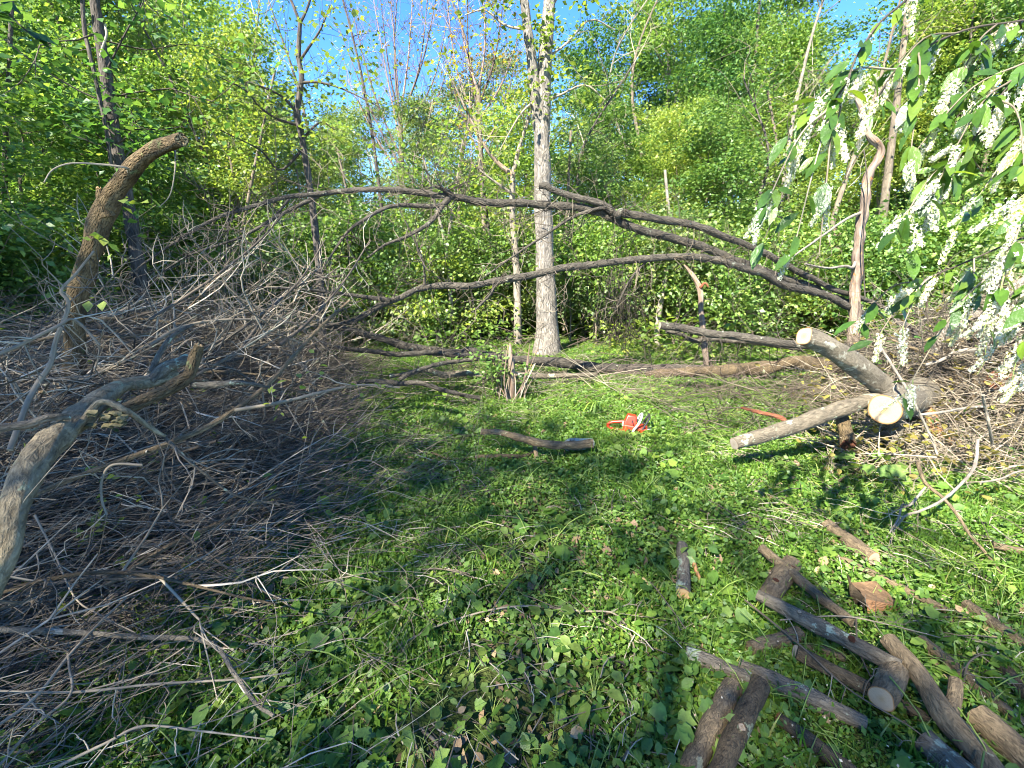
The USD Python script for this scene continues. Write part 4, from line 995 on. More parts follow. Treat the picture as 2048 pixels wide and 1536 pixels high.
def on_pile(px, py, lift=0.0):
    d, s = ray(px, py), 0.5
    for _ in range(3000):
        p = EYE + d * s
        if p[2] <= float(ground_z(p[0], p[1]) + pile_h(p[0], p[1])) + lift:
            return p
        s += 0.006
    return p


g = np.random.default_rng(8)
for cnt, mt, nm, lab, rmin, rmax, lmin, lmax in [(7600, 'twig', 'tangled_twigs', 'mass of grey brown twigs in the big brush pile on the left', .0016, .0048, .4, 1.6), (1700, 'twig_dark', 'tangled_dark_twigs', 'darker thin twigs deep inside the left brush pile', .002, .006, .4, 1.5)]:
    mb = MB()
    n = 0
    while n < cnt:
        x, y = -1.0 - 6.5 * g.random() ** 1.5, g.uniform(0.75, 7.3)
        H = float(pile_h(np.array(x), np.array(y)))
        if H < 0.03 or x < -1.25 * y - 1.2:
            continue
        n += 1
        z = float(ground_z(x, y)) + H * (g.random() ** 0.6) * (1.12 if g.random() < .9 else 1.4)
        az = math.radians(g.normal(28, 26)) if g.random() < 0.78 else g.uniform(0, 6.28)
        d = np.array([math.cos(az), math.sin(az), g.normal(0.06, 0.22)]); l = g.uniform(lmin, lmax)
        c = np.array([x, y, z])
        pts = catmull([c - d * l / 2, c - d * l * .15 + g.normal(0, .05, 3) * l, c + d * l * .2 + g.normal(0, .05, 3) * l, c + d * l / 2 + g.normal(0, .08, 3) * l], 7)
        lim = ground_z(pts[:, 0], pts[:, 1]) + 0.02
        pts[:, 2] = np.maximum(pts[:, 2], lim)
        if pts[:, 0].max() > -.75 - .3 * g.random():
            pts[:, 0] -= pts[:, 0].max() + .8 + 1.3 * g.random()
        pts[1:-1] += g.normal(0, .008, (5, 3))
        r = g.uniform(rmin, rmax) * (1.0 if g.random() < .85 else 1.9)
        tint = np.clip(g.normal(.45, .22), 0, 1)
        tube(mb, pts, np.linspace(r, r * .4, 7), 3, 0, 0, 'open', tint)
        for _ in range(2):
            j = g.integers(1, 6); d2 = unit(d + g.normal(0, .55, 3)); l2 = l * g.uniform(.15, .5); a = pts[j]
            tube(mb, catmull([a, a + d2 * l2 * .5 + g.normal(0, .06, 3) * l2, a + d2 * l2 + g.normal(0, .1, 3) * l2], 4), np.linspace(r * .55, r * .25, 4), 3, 0, 0, 'open', tint)
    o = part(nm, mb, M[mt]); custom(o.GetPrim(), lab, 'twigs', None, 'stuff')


mb = MB(); dl = []
while len(dl) < 420:
    x, y = -1.1 - 5 * g.random() ** 1.5, g.uniform(.9, 6.8); H = float(pile_h(np.array(x), np.array(y)))
    if H > .04:
        dl.append([x, y, float(ground_z(x, y)) + H * g.uniform(.6, 1.1)])
dl = np.array(dl)
leaves(mb, dl, g.normal(0, .7, dl.shape) + [0, 0, .5], g.normal(0, 1, dl.shape), .045 * g.uniform(.5, 1.3, len(dl)), 'oval')
o = part('dead_leaves', mb, M['litter']); custom(o.GetPrim(), 'curled brown dead leaves caught in the left brush pile', 'dead leaves', None, 'stuff')


def brush_branch(seed, L, r, mat):
    """A cut branch lying along +x from the origin with forking twigs."""
    g = np.random.default_rng(seed)
    pts = catmull([[0, 0, 0], [L * .3, g.normal(0, .06) * L, g.normal(0.02, .03) * L], [L * .65, g.normal(0, .1) * L, g.normal(0.03, .05) * L], [L, g.normal(0, .15) * L, g.normal(0.05, .08) * L]], 16)
    a, b = MB(), MB()
    tube(a, pts, np.linspace(r, r * .25, 16), 7, 0.08, seed, 'flat', g.random())
    twigs_from(pts, np.full(16, r), 14, L * .38, g, b, r=r * .4, spread=.42, kids=3, lo=.15)
    return a, b


BR = []
for k in range(9):
    L_, r_ = [1.4, 1.9, 1.1, 2.2, 1.6, 2.5, 1.3, 1.8, 2.0][k], [.011, .016, .009, .02, .013, .024, .010, .014, .017][k]
    BR.append((brush_branch(300 + k, L_, r_, 'log'), k))
made = {}
g = np.random.default_rng(19)
ZONES = [(-1.0, 1.0, 2.2, 'lying at the front of the left brush pile'), (2.2, 0, 3.6, 'in the middle of the left brush pile'), (3.6, 0, 9, 'at the back of the left brush pile')]
SIZE = ['slender', 'long', 'short thin', 'long stout', 'plain', 'longest stout', 'small', 'twiggy', 'stout twiggy']
n = 0
while n < 130:
    x, y = -1.15 - 5.5 * g.random() ** 1.4, g.uniform(0.9, 6.8)
    H = float(pile_h(np.array(x), np.array(y)))
    if H < .05 or x < -1.2 * y - .8:
        continue
    k = n % 9
    z = float(ground_z(x, y)) + H * g.uniform(.55, 1.08)
    az = math.radians(g.normal(25, 24)) if g.random() < .8 else g.uniform(0, 6.28)
    zone = next(w for lo, _, hi, w in ZONES if y < hi)
    lab = f'{SIZE[k]} bare grey branch {zone}'
    reach = [1.4, 1.9, 1.1, 2.2, 1.6, 2.5, 1.3, 1.8, 2.0][k]
    c = (min(x - math.cos(az) * .6, -1.2 - .3 * min(max(y - 3, 0), 3) - .35 * g.random() - math.cos(az) * reach), y - math.sin(az) * .6, z)
    m = mat4(c, az, g.uniform(.8, 1.15), (g.normal(0, .3), g.normal(-.03, .1)))
    if k not in made:
        t = thing('cut_branch', lab, 'branch', group=lab, m=m); t.loc = None
        part('stem', BR[k][0][0], M[['log', 'twig', 'twig', 'log_lichen', 'twig_dark', 'log', 'twig', 'log_dark', 'log'][k]], t)
        part('twigs', BR[k][0][1], M['twig'], t, kind='stuff')
        made[k] = t
    else:
        copy_of(made[k], lab, m, lab)
    n += 1


def branch(label, pts, w0, w1, mat='twig', name='branch', n=30, twn=10, twl=.3, leaf=0, seed=0, sides=8, tint=.6, rough=.09, cat='branch'):
    """One named branch through pixel points that lie on the pile (px, py, lift) or at a distance (px, py, Y, True)."""
    P = np.array([at(*q[:3]) if len(q) == 4 else on_pile(q[0], q[1], (q[2] if len(q) > 2 else .03) + .08) for q in pts])
    t = thing(name, label, cat, P[len(P) // 2])
    path = catmull(P, n)
    wpx = np.linspace(w0, w1, n)
    rad = np.array([pxsize(w, p) / 2 for w, p in zip(wpx, path)])
    mb = MB(); tube(mb, path, rad, sides, rough, seed + 7, 'flat', tint); part('stem', mb, M[mat], t)
    tips, mb = [], MB()
    twigs_from(path, rad, twn, twl, g, mb, tips=tips, r=.004, spread=.6, kids=2)
    part('twigs', mb, M['twig'], t, kind='stuff')
    if leaf and tips:
        mb = MB(); sprays(mb, np.array(tips), leaf, .045, .04, g, 'oval'); part('young_leaves', mb, M['leaf_yellow'], t, kind='stuff')
    return t


branch('pale kinked branch standing up in front of the sawn trunk', [(20, 900, 2.0, 1), (62, 790, 2.2, 1), (100, 730, 2.3, 1), (112, 680, 2.35, 1), (138, 610, 2.4, 1), (122, 582, 2.4, 1), (150, 550, 2.45, 1), (188, 502, 2.5, 1)], 16, 5, 'twig_pale', seed=1, tint=.35, twn=14)
branch('pale limb with knuckles reaching left below the kinked branch', [(-20, 715, 2.0, 1), (40, 690, 2.1, 1), (110, 655, 2.2, 1), (150, 640, 2.3, 1), (200, 690, 2.3, 1)], 12, 5, 'twig_pale', seed=2, tint=.3)
branch('long straight branch slanting up through the whole pile', [(-20, 1030, 1.9, 1), (150, 955, 2.1, 1), (376, 872, 2.4, 1), (468, 821, 2.6, 1), (540, 765, 2.8, 1), (581, 719, 3.0, 1), (640, 655, 3.2, 1), (700, 600, 3.4, 1)], 17, 5, 'log', seed=3, twn=14)
branch('thin fork running right from the long straight branch', [(468, 821, 2.6, 1), (560, 805, 2.6, 1), (640, 785, 2.7, 1), (720, 770, 2.8, 1), (800, 775, 2.9, 1)], 9, 3, 'twig', seed=4, leaf=24)
branch('grey branch bridging from the log to the lower middle of the pile', [(330, 875, 2.0, 1), (365, 910, 1.95, 1), (400, 940, 1.95, 1), (470, 990, 2.0, 1), (560, 1010, 2.1, 1)], 9, 4, 'log_lichen', seed=5)
branch('whitish knobbly branch crossing low at the left edge', [(-30, 1258, .14), (102, 1262, .14), (200, 1268, .14), (273, 1274, .13), (417, 1284, .12), (470, 1350, .08), (512, 1407, .06), (547, 1431, .05)], 17, 9, 'sawn', seed=6, tint=.9, twl=.2)
branch('brown stick rising from the bottom left corner', [(-20, 1462, .10), (70, 1395, .12), (137, 1312, .14), (200, 1245, .15), (253, 1195, .16)], 11, 5, 'twig', seed=7, twn=5)
branch('curved grey stick beside the bottom left corner', [(0, 1530, .06), (70, 1450, .09), (140, 1390, .12), (138, 1330, .14), (135, 1300, .14)], 9, 5, 'twig_pale', seed=8, twn=4, tint=.3)
branch('long pale switch along the bottom of the pile', [(90, 1545, .05), (212, 1486, .06), (287, 1452, .06), (400, 1462, .04), (530, 1478, .03)], 10, 4, 'twig', seed=9, tint=.7)
branch('drooping bare twig hanging over the front of the pile', [(70, 1030, .18), (110, 1110, .17), (150, 1195, .15), (200, 1230, .13), (270, 1265, .11)], 6, 3, 'twig', seed=10)
branch('straight grey pole slanting across the front of the pile', [(215, 1170, .12), (342, 1090, .12), (455, 1038, .12), (560, 985, .1)], 13, 8, 'log', seed=11)
branch('thin level stick low at the left edge', [(-20, 1382, .1), (150, 1384, .1), (310, 1368, .08), (480, 1358, .05), (580, 1345, .04)], 9, 4, 'twig', seed=12)
branch('dark arched twig with budding leaves at the pile edge', [(330, 1010, .15), (350, 1050, .15), (420, 1110, .12), (500, 1165, .08), (555, 1200, .05)], 6, 3, 'twig_dark', seed=13, leaf=16)
branch('hooked pale twig curling in the middle of the pile', [(285, 930, 1.75, 1), (225, 930, 1.72, 1), (204, 960, 1.7, 1), (204, 1000, 1.68, 1), (214, 1030, 1.66, 1)], 7, 5, 'twig_pale', seed=14, tint=.3, twn=3)
branch('pale fine branch spreading over the back of the pile', [(300, 690, 3.2, 1), (360, 655, 3.4, 1), (440, 640, 3.6, 1), (540, 640, 3.8, 1), (620, 650, 4.0, 1)], 8, 3, 'twig_pale', seed=15, tint=.3, twn=16)
for k, (a, b, c, d) in enumerate([((150, 690), (250, 640), (380, 600), (520, 520)), ((480, 700), (540, 620), (600, 560), (650, 480)), ((300, 640), (420, 560), (520, 480), (590, 400)), ((560, 690), (620, 640), (690, 560), (740, 480)), ((350, 720), (480, 660), (600, 570), (690, 550))]):
    branch(['long dark twig rising above the back of the pile toward the crooked tree', 'upright thin branch at the right shoulder of the pile', 'slanting thin branch rising to the left end of the fallen stem', 'thin grey branch rising beside the middle fallen stem', 'dark slanting branch over the right shoulder of the pile'][k],
           [(*a, 3.6, 1), (*b, 3.9, 1), (*c, 4.2, 1), (*d, 4.6, 1)], 8, 2.5, 'twig_dark', seed=20 + k, twn=16, twl=.5)
for k in range(34):                        # sprigs of young leaves left on the pile
    px, py = g.uniform(60, 680), g.uniform(620, 1250)
    p = on_pile(px, py, .1)
    if p[0] > -0.95:
        continue
    lab = 'sprig of yellow green young leaves caught in the brush pile'
    if 'sprig' not in made:
        t = thing('leafy_sprig', lab, 'sprig', tuple(p), 'leafy sprigs in the brush pile', m=mat4(p, 0)); t.loc = None
        mb = MB(); tube(mb, catmull([[0, 0, -.08], [.01, 0, 0], [.04, .01, .08]], 5), .002, 3, 0, 0, 'open', .6); part('stem', mb, M['twig'], t)
        for q in range(7):
            mb = MB(); leaves(mb, [[.01 * q - .02, g.normal(0, .01), .02 * q - .06]], [[g.normal(0, .5), g.normal(-.3, .4), .8]], [g.normal(0, 1, 3)], .05, 'oval', [g.random()]); part('leaf', mb, M['leaf_yellow'], t)
        made['sprig'] = t
    else:
        copy_of(made['sprig'], lab, mat4(p, g.uniform(0, 6.28), g.uniform(.7, 1.4), (g.normal(0, .4), g.normal(0, .4))), 'leafy sprigs in the brush pile')

for k, (lab, pts, w, mt) in enumerate([('dark bent limb arching over the right brush', [(1830, 770, 4.3), (1890, 715, 4.3), (1960, 650, 4.35), (2030, 610, 4.4), (2110, 590, 4.4)], [12, 16, 16, 14, 12], 'log_dark'),
                                       ('thin pale limb crossing under the lowest flowers', [(1850, 730, 4.0), (1920, 705, 4.0), (1990, 690, 4.05), (2070, 660, 4.1)], [8, 12, 12, 10], 'pale'),
                                       ('brown limb lying low in the right brush', [(1800, 790, 4.3), (1870, 765, 4.25), (1950, 770, 4.2), (2080, 740, 4.2)], [16, 20, 22, 22], 'log'),
                                       ('dark limb poking up at the right edge of the brush', [(1930, 830, 3.9), (1960, 740, 4.0), (2010, 670, 4.1), (2070, 630, 4.2)], [14, 16, 13, 9], 'log_dark'),
                                       ('slim grey limb leaning left out of the right brush', [(1960, 790, 4.0), (1900, 740, 4.05), (1840, 700, 4.1), (1780, 680, 4.2)], [12, 11, 9, 5], 'log')]):
    fallen(lab, pts, w, seed=620 + k, twn=16, mat=mt, name='brush_limb')

# ------------------------------------------------------------------ logs
def log(name, label, pts, widths, mat='log', cut0=None, cut1=None, lift=0.0, seed=1, jag=(0.0, 0.0), sides=22, rough=.07, knots=(), n=34, cat='log', straight=.75, slim=.87, slant=0.0):
    """A log lying on the ground: px, py points of its middle line and its width in pixels; cut0/cut1 name the material of the sawn ends."""
    W = np.interp(np.linspace(0, 1, len(pts)), np.linspace(0, 1, len(widths)), widths)
    C, Rr = [], []
    for q, w in zip(pts, W):
        r = .05
        for _ in range(3):
            p = gnd(q[0], q[1], r + .022 + lift + (q[2] if len(q) > 2 else 0)); r = pxsize(w, p, .3) / 2 * slim
        C.append(p); Rr.append(r)
    C = np.array(C); u_ = np.linspace(0, 1, len(C))[:, None]; C = C * (1 - straight) + (C[0] * (1 - u_) + C[-1] * u_) * straight
    path = catmull(C, n); rad = np.interp(np.linspace(0, 1, n), np.linspace(0, 1, len(Rr)), Rr)
    t = thing(name, label, cat, C[len(C) // 2])
    mb = MB(); e0, e1, tt = tube(mb, path, rad, sides, rough, seed, 'flat')
    if slant and cut0:
        nn = unit(-tt[0] + slant * unit(np.array([-.25, -.8, .45]))); c0 = e0.mean(0)
        sh = -((e0 - c0) @ nn / np.dot(tt[0], nn))[:, None] * tt[0]
        mb.v[0][:sides] += sh; mb.v[1][:sides] += sh; e0 = e0 + sh
    part('bark', mb, M[mat], t)
    for e, nr, c, j in ((e0, -tt[0], cut0, jag[0]), (e1, tt[-1], cut1, jag[1])):
        if c:
            e = e.copy()
            mb = MB(); cut_disc(mb, e + nr * .001, nr, seed, j); part('cut_face' if not j else 'broken_end', mb, M[c], t)
    for k, (f, ang, s, c) in enumerate(knots):
        i = int(f * (n - 1)); tv, u, w = frames(path)
        d = unit(np.array([math.sin(ang), -math.cos(ang) * .6, .5])); d = unit(d - tv[i] * np.dot(d, tv[i]))
        mb = MB(); _, e, t3 = tube(mb, catmull([path[i] + d * rad[i] * .6, path[i] + d * (rad[i] + s * .45)], 4), np.array([s * 1.15, s, .9 * s, .85 * s]), 10, .12, seed + k, 'open'); kn = part('knot', mb, M[mat], t)
        mb = MB(); cut_disc(mb, e, t3[-1], seed + k, .15); part('knot_face', mb, M[c], kn)
    return t


LOGS = [
    ('small forked log lying alone at the left of the firewood', [(1364, 1092), (1372, 1130), (1366, 1188)], [26, 30, 32], 'log_lichen', None, 'cut_tan', 0, ()),
    ('long thin grey pole at the back of the firewood', [(1522, 1096), (1600, 1160), (1660, 1215), (1706, 1246)], [22, 26, 25, 24], 'log', 'cut_grey', None, .05, ((.35, .3, .012, 'rot'),)),
    ('thick stubby piece with a hole under the long grey pole', [(1582, 1128), (1562, 1160), (1528, 1205)], [44, 52, 46], 'log', None, None, 0, ((.72, -.5, .016, 'rot'),)),
    ('long knotty log lying across the middle of the firewood', [(1516, 1190), (1600, 1235), (1700, 1285), (1800, 1335)], [26, 36, 38, 40], 'log_lichen', None, 'cut_grey', .07, ((.35, .2, .010, 'cut'), (.72, .1, .016, 'rot'), (.62, -.1, .009, 'cut'))),
    ('short pale log tucked under the knotty log', [(1500, 1296), (1550, 1285), (1600, 1268)], [34, 36, 34], 'log', None, None, 0, ()),
    ('dark log with an oval grey cut face pointing left', [(1592, 1304), (1670, 1343), (1738, 1378)], [34, 36, 34], 'log_dark', 'cut_grey', None, .03, ()),
    ('short thick log showing its round pale cut end at the front', [(1792, 1342), (1763, 1397)], [56, 62], 'log', None, 'cut', .045, ()),
    ('small broken piece wedged behind the dark log', [(1610, 1292), (1655, 1300), (1690, 1316)], [20, 22, 20], 'log', None, None, 0, ()),
    ('thin log in the grass right of the wye shaped log', [(1842, 1278), (1900, 1325), (1965, 1385), (2056, 1456)], [26, 28, 30, 30], 'log', None, None, 0, ()),
    ('big rough barked log at the lower right corner', [(1950, 1428), (2010, 1480), (2080, 1545)], [62, 74, 78], 'log', 'cut_tan', None, .01, ()),
    ('fat lichen covered log cut off by the bottom edge', [(1845, 1478), (1895, 1520), (1960, 1580)], [60, 74, 78], 'log_lichen', 'cut', None, 0, ()),
    ('dark knotted log near the bottom edge left of the lichen log', [(1556, 1436), (1620, 1470), (1680, 1520), (1740, 1580)], [28, 38, 42, 44], 'log_dark', 'split', None, 0, ()),
    ('leftmost log of the pair at the bottom edge', [(1466, 1372), (1430, 1435), (1375, 1550)], [48, 52, 56], 'log', None, None, .0, ()),
    ('right hand log of the pair at the bottom edge with an orange knot', [(1522, 1366), (1490, 1425), (1430, 1560)], [46, 50, 54], 'log_dark', 'cut', None, .02, ((.62, -.3, .016, 'cut'),)),
    ('mossy log end behind the pair of logs', [(1372, 1306), (1430, 1330), (1500, 1362)], [34, 40, 38], 'log_lichen', None, None, 0, ()),
    ('flat weathered lichen log under the pair of logs', [(1478, 1330), (1560, 1372), (1650, 1410), (1732, 1448)], [32, 48, 46, 34], 'log_lichen', None, None, 0, ()),
    ('dark piece lying behind the round cut end', [(1780, 1395), (1820, 1420), (1858, 1440)], [26, 28, 24], 'log_dark', None, None, 0, ()),
    ('short sunlit log with a pinkish cut end in the bright grass', [(1652, 1048), (1690, 1080), (1748, 1118)], [26, 32, 36], 'log', 'split', 'cut', 0, ()),
    ('long thin stick behind the split brown chunk', [(1660, 1106), (1740, 1145), (1810, 1180), (1892, 1220)], [14, 18, 20, 18], 'log', None, 'cut_tan', 0, ()),
    ('sun dappled log near the right edge behind the firewood', [(1932, 1208), (1990, 1250), (2070, 1305)], [28, 32, 34], 'log', None, None, 0, ()),
    ('short dark log at the right edge above the rough barked log', [(2012, 1342), (2050, 1390), (2090, 1430)], [34, 40, 42], 'log_dark', None, None, 0, ()),
    ('thin log poking in at the right edge by the sunlit grass', [(1985, 1090), (2030, 1100), (2090, 1112)], [16, 18, 18], 'log', None, None, 0, ()),
    ('pale lichened log half sunk in the grass below the sawn limb', [(1410, 905), (1460, 915), (1545, 915)], [10, 14, 12], 'log_lichen', None, None, 0, ()),
]
for k, (lab, pts, w, mt, c0, c1, lf, kn) in enumerate(LOGS):
    log('firewood_log', lab, pts, w, mt, c0, c1, lf, 200 + k, knots=kn, jag=(.25 if c0 == 'split' else 0, 0), slant=.28 if c0 else 0)
# the wye shaped log
t = log('forked_log', 'big smooth grey wye shaped log at lower right', [(1776, 1278, .05), (1840, 1350, .04), (1895, 1440), (1950, 1500), (2010, 1580)], [40, 46, 58, 62, 66], 'log', None, None, .03, 240, straight=.2)
C = [gnd(1898, 1450, .09), gnd(1908, 1395, .11), gnd(1912, 1362, .12)]
mb = MB(); tube(mb, catmull(C, 14), np.linspace(pxsize(44, C[0]) / 2, pxsize(34, C[2]) / 2, 14), 18, .07, 241, 'flat'); part('arm', mb, M['log'], t)
# splinters beside the small forked log
t = thing('splinter', 'splintered brown stick leaning against the small forked log', 'stick', gnd(1395, 1150))
mb = MB(); tube(mb, catmull([gnd(1382, 1105, .05), gnd(1392, 1140, .05), gnd(1412, 1186, .02)], 10), np.linspace(.014, .008, 10), 7, .2, 3, 'flat'); part('stick', mb, M['split'], t)

# split brown chunk: a wedge of trunk with two brown faces and dark bark behind
t = thing('split_chunk', 'wedge shaped split chunk with fresh brown wood faces', 'wood chunk', gnd(1740, 1235))
c = gnd(1738, 1240)
def cp(px, py, dy): return at(px, py, c[1] + dy)
A = [cp(1702, 1165, .10), cp(1752, 1162, .16), cp(1802, 1212, .06), cp(1732, 1198, -.03)]          # top face corners
B = [cp(1714, 1215, .10), cp(1760, 1232, .16), cp(1790, 1224, .05), cp(1738, 1240, -.02)]
def quadstrip(mb, top, bot, n=8, amp=.006, seed=0):
    gq = np.random.default_rng(seed); u = np.linspace(0, 1, n)
    V = []
    for v in np.linspace(0, 1, 5):
        V.append((top[0] * (1 - v) + bot[0] * v) * (1 - u[:, None]) + (top[1] * (1 - v) + bot[1] * v) * u[:, None] + gq.normal(0, amp, (n, 3)) * ((v > 0) & (v < 1)))
    V = np.vstack(V); i, j = np.meshgrid(np.arange(4), np.arange(n - 1), indexing='ij'); a = (i * n + j).ravel()
    F = np.vstack([np.stack([a, a + n, a + n + 1], 1), np.stack([a, a + n + 1, a + 1], 1)])
    mb.add(V, F, None, (V - V[0]) @ np.array([[0, 0, 1], [1, 0, 0], [0, 1, 0]]))
mb = MB(); quadstrip(mb, (A[0], A[1]), (A[3], A[2]), 9, .004, 1); part('top_face', mb, M['chunk'], t)
mb = MB(); quadstrip(mb, (A[3], A[2]), (B[3], B[2]), 9, .004, 2); part('front_face', mb, M['split'], t)
mb = MB(); quadstrip(mb, (A[0], A[3]), (B[0], B[3]), 7, .006, 3); quadstrip(mb, (A[1], A[0]), (B[1], B[0]), 7, .006, 4); quadstrip(mb, (A[2], A[1]), (B[2], B[1]), 7, .006, 5)
quadstrip(mb, (B[0], B[1]), (B[3], B[2]), 5, 0, 6)
k0 = cp(1694, 1145, .11); q0 = cp(1700, 1190, .05)
mb.add(np.array([A[0], k0, q0, A[0] + [.02, .03, 0], q0 + [.02, .03, 0], A[3], B[0]]), np.array([[0, 1, 2], [3, 4, 1], [0, 3, 1], [2, 1, 4], [0, 2, 5], [2, 6, 5]]))
part('bark', mb, M['log_dark'], t)

# ------------------------------------------------------------------ log in the centre grass
t = log('broken_limb', 'broken grey limb lying in the centre grass before the chainsaw', [(962, 863, .22), (1000, 865, .2), (1040, 876, .17), (1090, 888, .13), (1130, 890, .1), (1185, 888, .08)], [13, 13, 18, 18, 19, 20], 'log', 'cut_grey', None, 0, 250, rough=.12, straight=0)
P = [gnd(1072, 900, .05), gnd(1050, 912, .05), gnd(1000, 914, .05), gnd(955, 915, .05), gnd(905, 918, .04), gnd(862, 905, .06)]
mb = MB(); tube(mb, catmull(P, 30), np.interp(np.linspace(0, 1, 30), [0, .2, .35, .6, .62, 1], [.012, .016, .026, .024, .015, .008]), 10, .12, 251, 'flat', .5); part('side_branch', mb, M['log_dark'], t)
P = [gnd(1070, 892, .12), gnd(1072, 915, .05), gnd(1066, 930, .02)]
mb = MB(); tube(mb, catmull(P, 10), np.linspace(.02, .012, 10), 9, .15, 252, 'flat', .5); part('peg', mb, M['log'], t)
path = catmull([gnd(q[0], q[1], q[2]) for q in [(1130, 890, .1), (1158, 889, .09), (1186, 888, .08)]], 12)
mb = MB(); tube(mb, path, np.array([.9, 1.06, 1.1, 1.08, 1.12, 1.1, 1.06, 1.12, 1.1, 1.08, 1.06, 1.0]) * pxsize(20, path[5]) / 2, 20, .14, 255, 'flat'); part('lichen_crust', mb, M['lichen_crust'], t)

# ------------------------------------------------------------------ the sawn forked limb on the right
t = thing('sawn_forked_limb', 'big forked limb with two round sawn faces beside the right brush pile', 'limb', at(1790, 820, 3.7))
path, rad, e0, e1, tt = pole(t, 'upper_arm', [(1608, 672, 3.45), (1650, 690, 3.5), (1700, 722, 3.58), (1740, 752, 3.66), (1775, 780, 3.72), (1812, 810, 3.78)], [44, 48, 50, 52, 54, 60], 0, M['sawn'], 24, .05, 260, 46)
mb = MB(); cut_disc(mb, e0 - tt[0] * .001, -tt[0], 11); part('cut_face', mb, M['cut'], t)
A0, A1 = at(1770, 818, 3.45), at(1822, 800, 3.85)
path = catmull([A0, (A0 + A1) / 2 + [0, 0, .01], A1, A1 + [.25, .2, .02]], 24)
mb = MB(); e0, e1, tt = tube(mb, path, np.linspace(pxsize(76, A0) / 2, .13, 24), 26, .05, 261, 'flat'); part('main_stub', mb, M['sawn'], t)
mb = MB(); cut_disc(mb, e0 - tt[0] * .001, -tt[0], 12); part('cut_face', mb, M['cut'], t)
path, rad, e0, e1, tt = pole(t, 'lower_arm', [(1468, 888, 3.35), (1520, 872, 3.4), (1580, 855, 3.47), (1640, 832, 3.53), (1700, 812, 3.58), (1760, 795, 3.7)], [28, 32, 36, 38, 36, 36], 0, M['log_lichen'], 20, .06, 262, 40)
mb = MB(); cut_disc(mb, e0 - tt[0] * .001, -tt[0], 13); part('cut_face', mb, M['cut_grey'], t)
pole(t, 'prop', [(1795, 840, 3.68), (1788, 880, 3.64), (1782, 925, 3.6)], 34, 28, M['sawn'], 14, .1, 263, 14)

t = thing('rotten_log', 'small log with a rotten hollow reddish end under the sawn limb', 'log', at(1693, 870, 3.5))
path, rad, e0, e1, tt = pole(t, 'bark', [(1697, 888, 3.4), (1690, 858, 3.55), (1684, 835, 3.75)], 32, 30, M['olive'], 16, .1, 264, 14)
mb = MB(); cut_disc(mb, e0 - tt[0] * .001, -tt[0], 14, .5); part('rotten_end', mb, M['rot'], t)

t = thing('splintered_wood', 'bright orange splintered slab standing behind the sawn limb', 'wood slab', at(1860, 850, 3.9))
for k, (a, b, w) in enumerate([((1845, 812), (1868, 868), 15), ((1856, 812), (1882, 862), 14), ((1866, 822), (1888, 878), 11)]):
    pole(t, 'splinter', [(*a, 3.9), ((a[0] + b[0]) / 2 + 2, (a[1] + b[1]) / 2, 3.86), (*b, 3.84)], w, w * .7, M['split'], 7, .14, 270 + k, 12)
t = thing('splintered_wood', 'orange split billet lying below the splintered slab', 'wood slab', at(1890, 875, 3.7))
path, rad, e0, e1, tt = pole(t, 'billet', [(1868, 862, 3.75), (1900, 880, 3.7), (1930, 900, 3.68)], 26, 22, M['split'], 9, .14, 275, 14)
t = thing('splintered_wood', 'reddish rotten slab in shadow at the far right edge', 'wood slab', at(2010, 770, 3.9))
pole(t, 'slab', [(1985, 760, 3.9), (2020, 765, 3.9), (2070, 780, 3.9)], 50, 44, M['rot'], 11, .16, 276, 14)
t = thing('torn_bark', 'strip of reddish torn bark left of the sawn limb', 'bark strip', at(1530, 820, 4.2))
pole(t, 'strip', [(1482, 815, 4.3), (1520, 825, 4.25), (1560, 835, 4.2), (1580, 850, 4.15)], [5, 10, 11, 6], 0, M['rot'], 7, .18, 277, 16)

# ------------------------------------------------------------------ brush on the right and in the middle distance
g = np.random.default_rng(29)


def tangle(name, label, box, hgt, n, mat, lmin=.25, lmax=1.0, rr=(.002, .006), az0=None, leafn=0, leafmat='leaf_wilt'):
    mb, tips = MB(), []
    for _ in range(n):
        x, y = g.uniform(box[0], box[1]), g.uniform(box[2], box[3])
        ux, uy = (x - box[0]) / (box[1] - box[0]), (y - box[2]) / (box[3] - box[2])
        H = hgt * (math.sin(math.pi * min(max(ux, .02), .98)) * math.sin(math.pi * min(max(uy, .02), .98))) ** .5
        c = np.array([x, y, float(ground_z(x, y)) + .03 + H * g.random() ** .8])
        az = g.uniform(0, 6.28) if az0 is None or g.random() < .35 else math.radians(g.normal(az0, 28))
        d = np.array([math.cos(az), math.sin(az), g.normal(.1, .35)]); l = g.uniform(lmin, lmax)
        pts = catmull([c - d * l / 2, c + g.normal(0, .07, 3) * l, c + d * l / 2 + g.normal(0, .1, 3) * l], 6)
        pts[:, 2] = np.maximum(pts[:, 2], ground_z(pts[:, 0], pts[:, 1]) + .01)
        r, tint = g.uniform(*rr), np.clip(g.normal(.55, .25), 0, 1)
        tube(mb, pts, np.linspace(r, r * .4, 6), 3, 0, 0, 'open', tint)
        tips.append(pts[-1])
        for _ in range(2):
            j = g.integers(1, 5); d2 = unit(d + g.normal(0, .6, 3)); l2 = l * g.uniform(.2, .5)
            q = catmull([pts[j], pts[j] + d2 * l2 * .5 + g.normal(0, .05, 3) * l2, pts[j] + d2 * l2], 4); tube(mb, q, np.linspace(r * .5, r * .25, 4), 3, 0, 0, 'open', tint); tips.append(q[-1])
    o = part(name, mb, M[mat]); custom(o.GetPrim(), label, 'twigs', None, 'stuff')
    if leafn:
        mb = MB(); sprays(mb, np.array(tips), leafn, .06, .04, g, 'oval', -.8); o = part(name + '_leaves', mb, M[leafmat]); custom(o.GetPrim(), 'withered leaves hanging in ' + label, 'leaves', None, 'stuff')


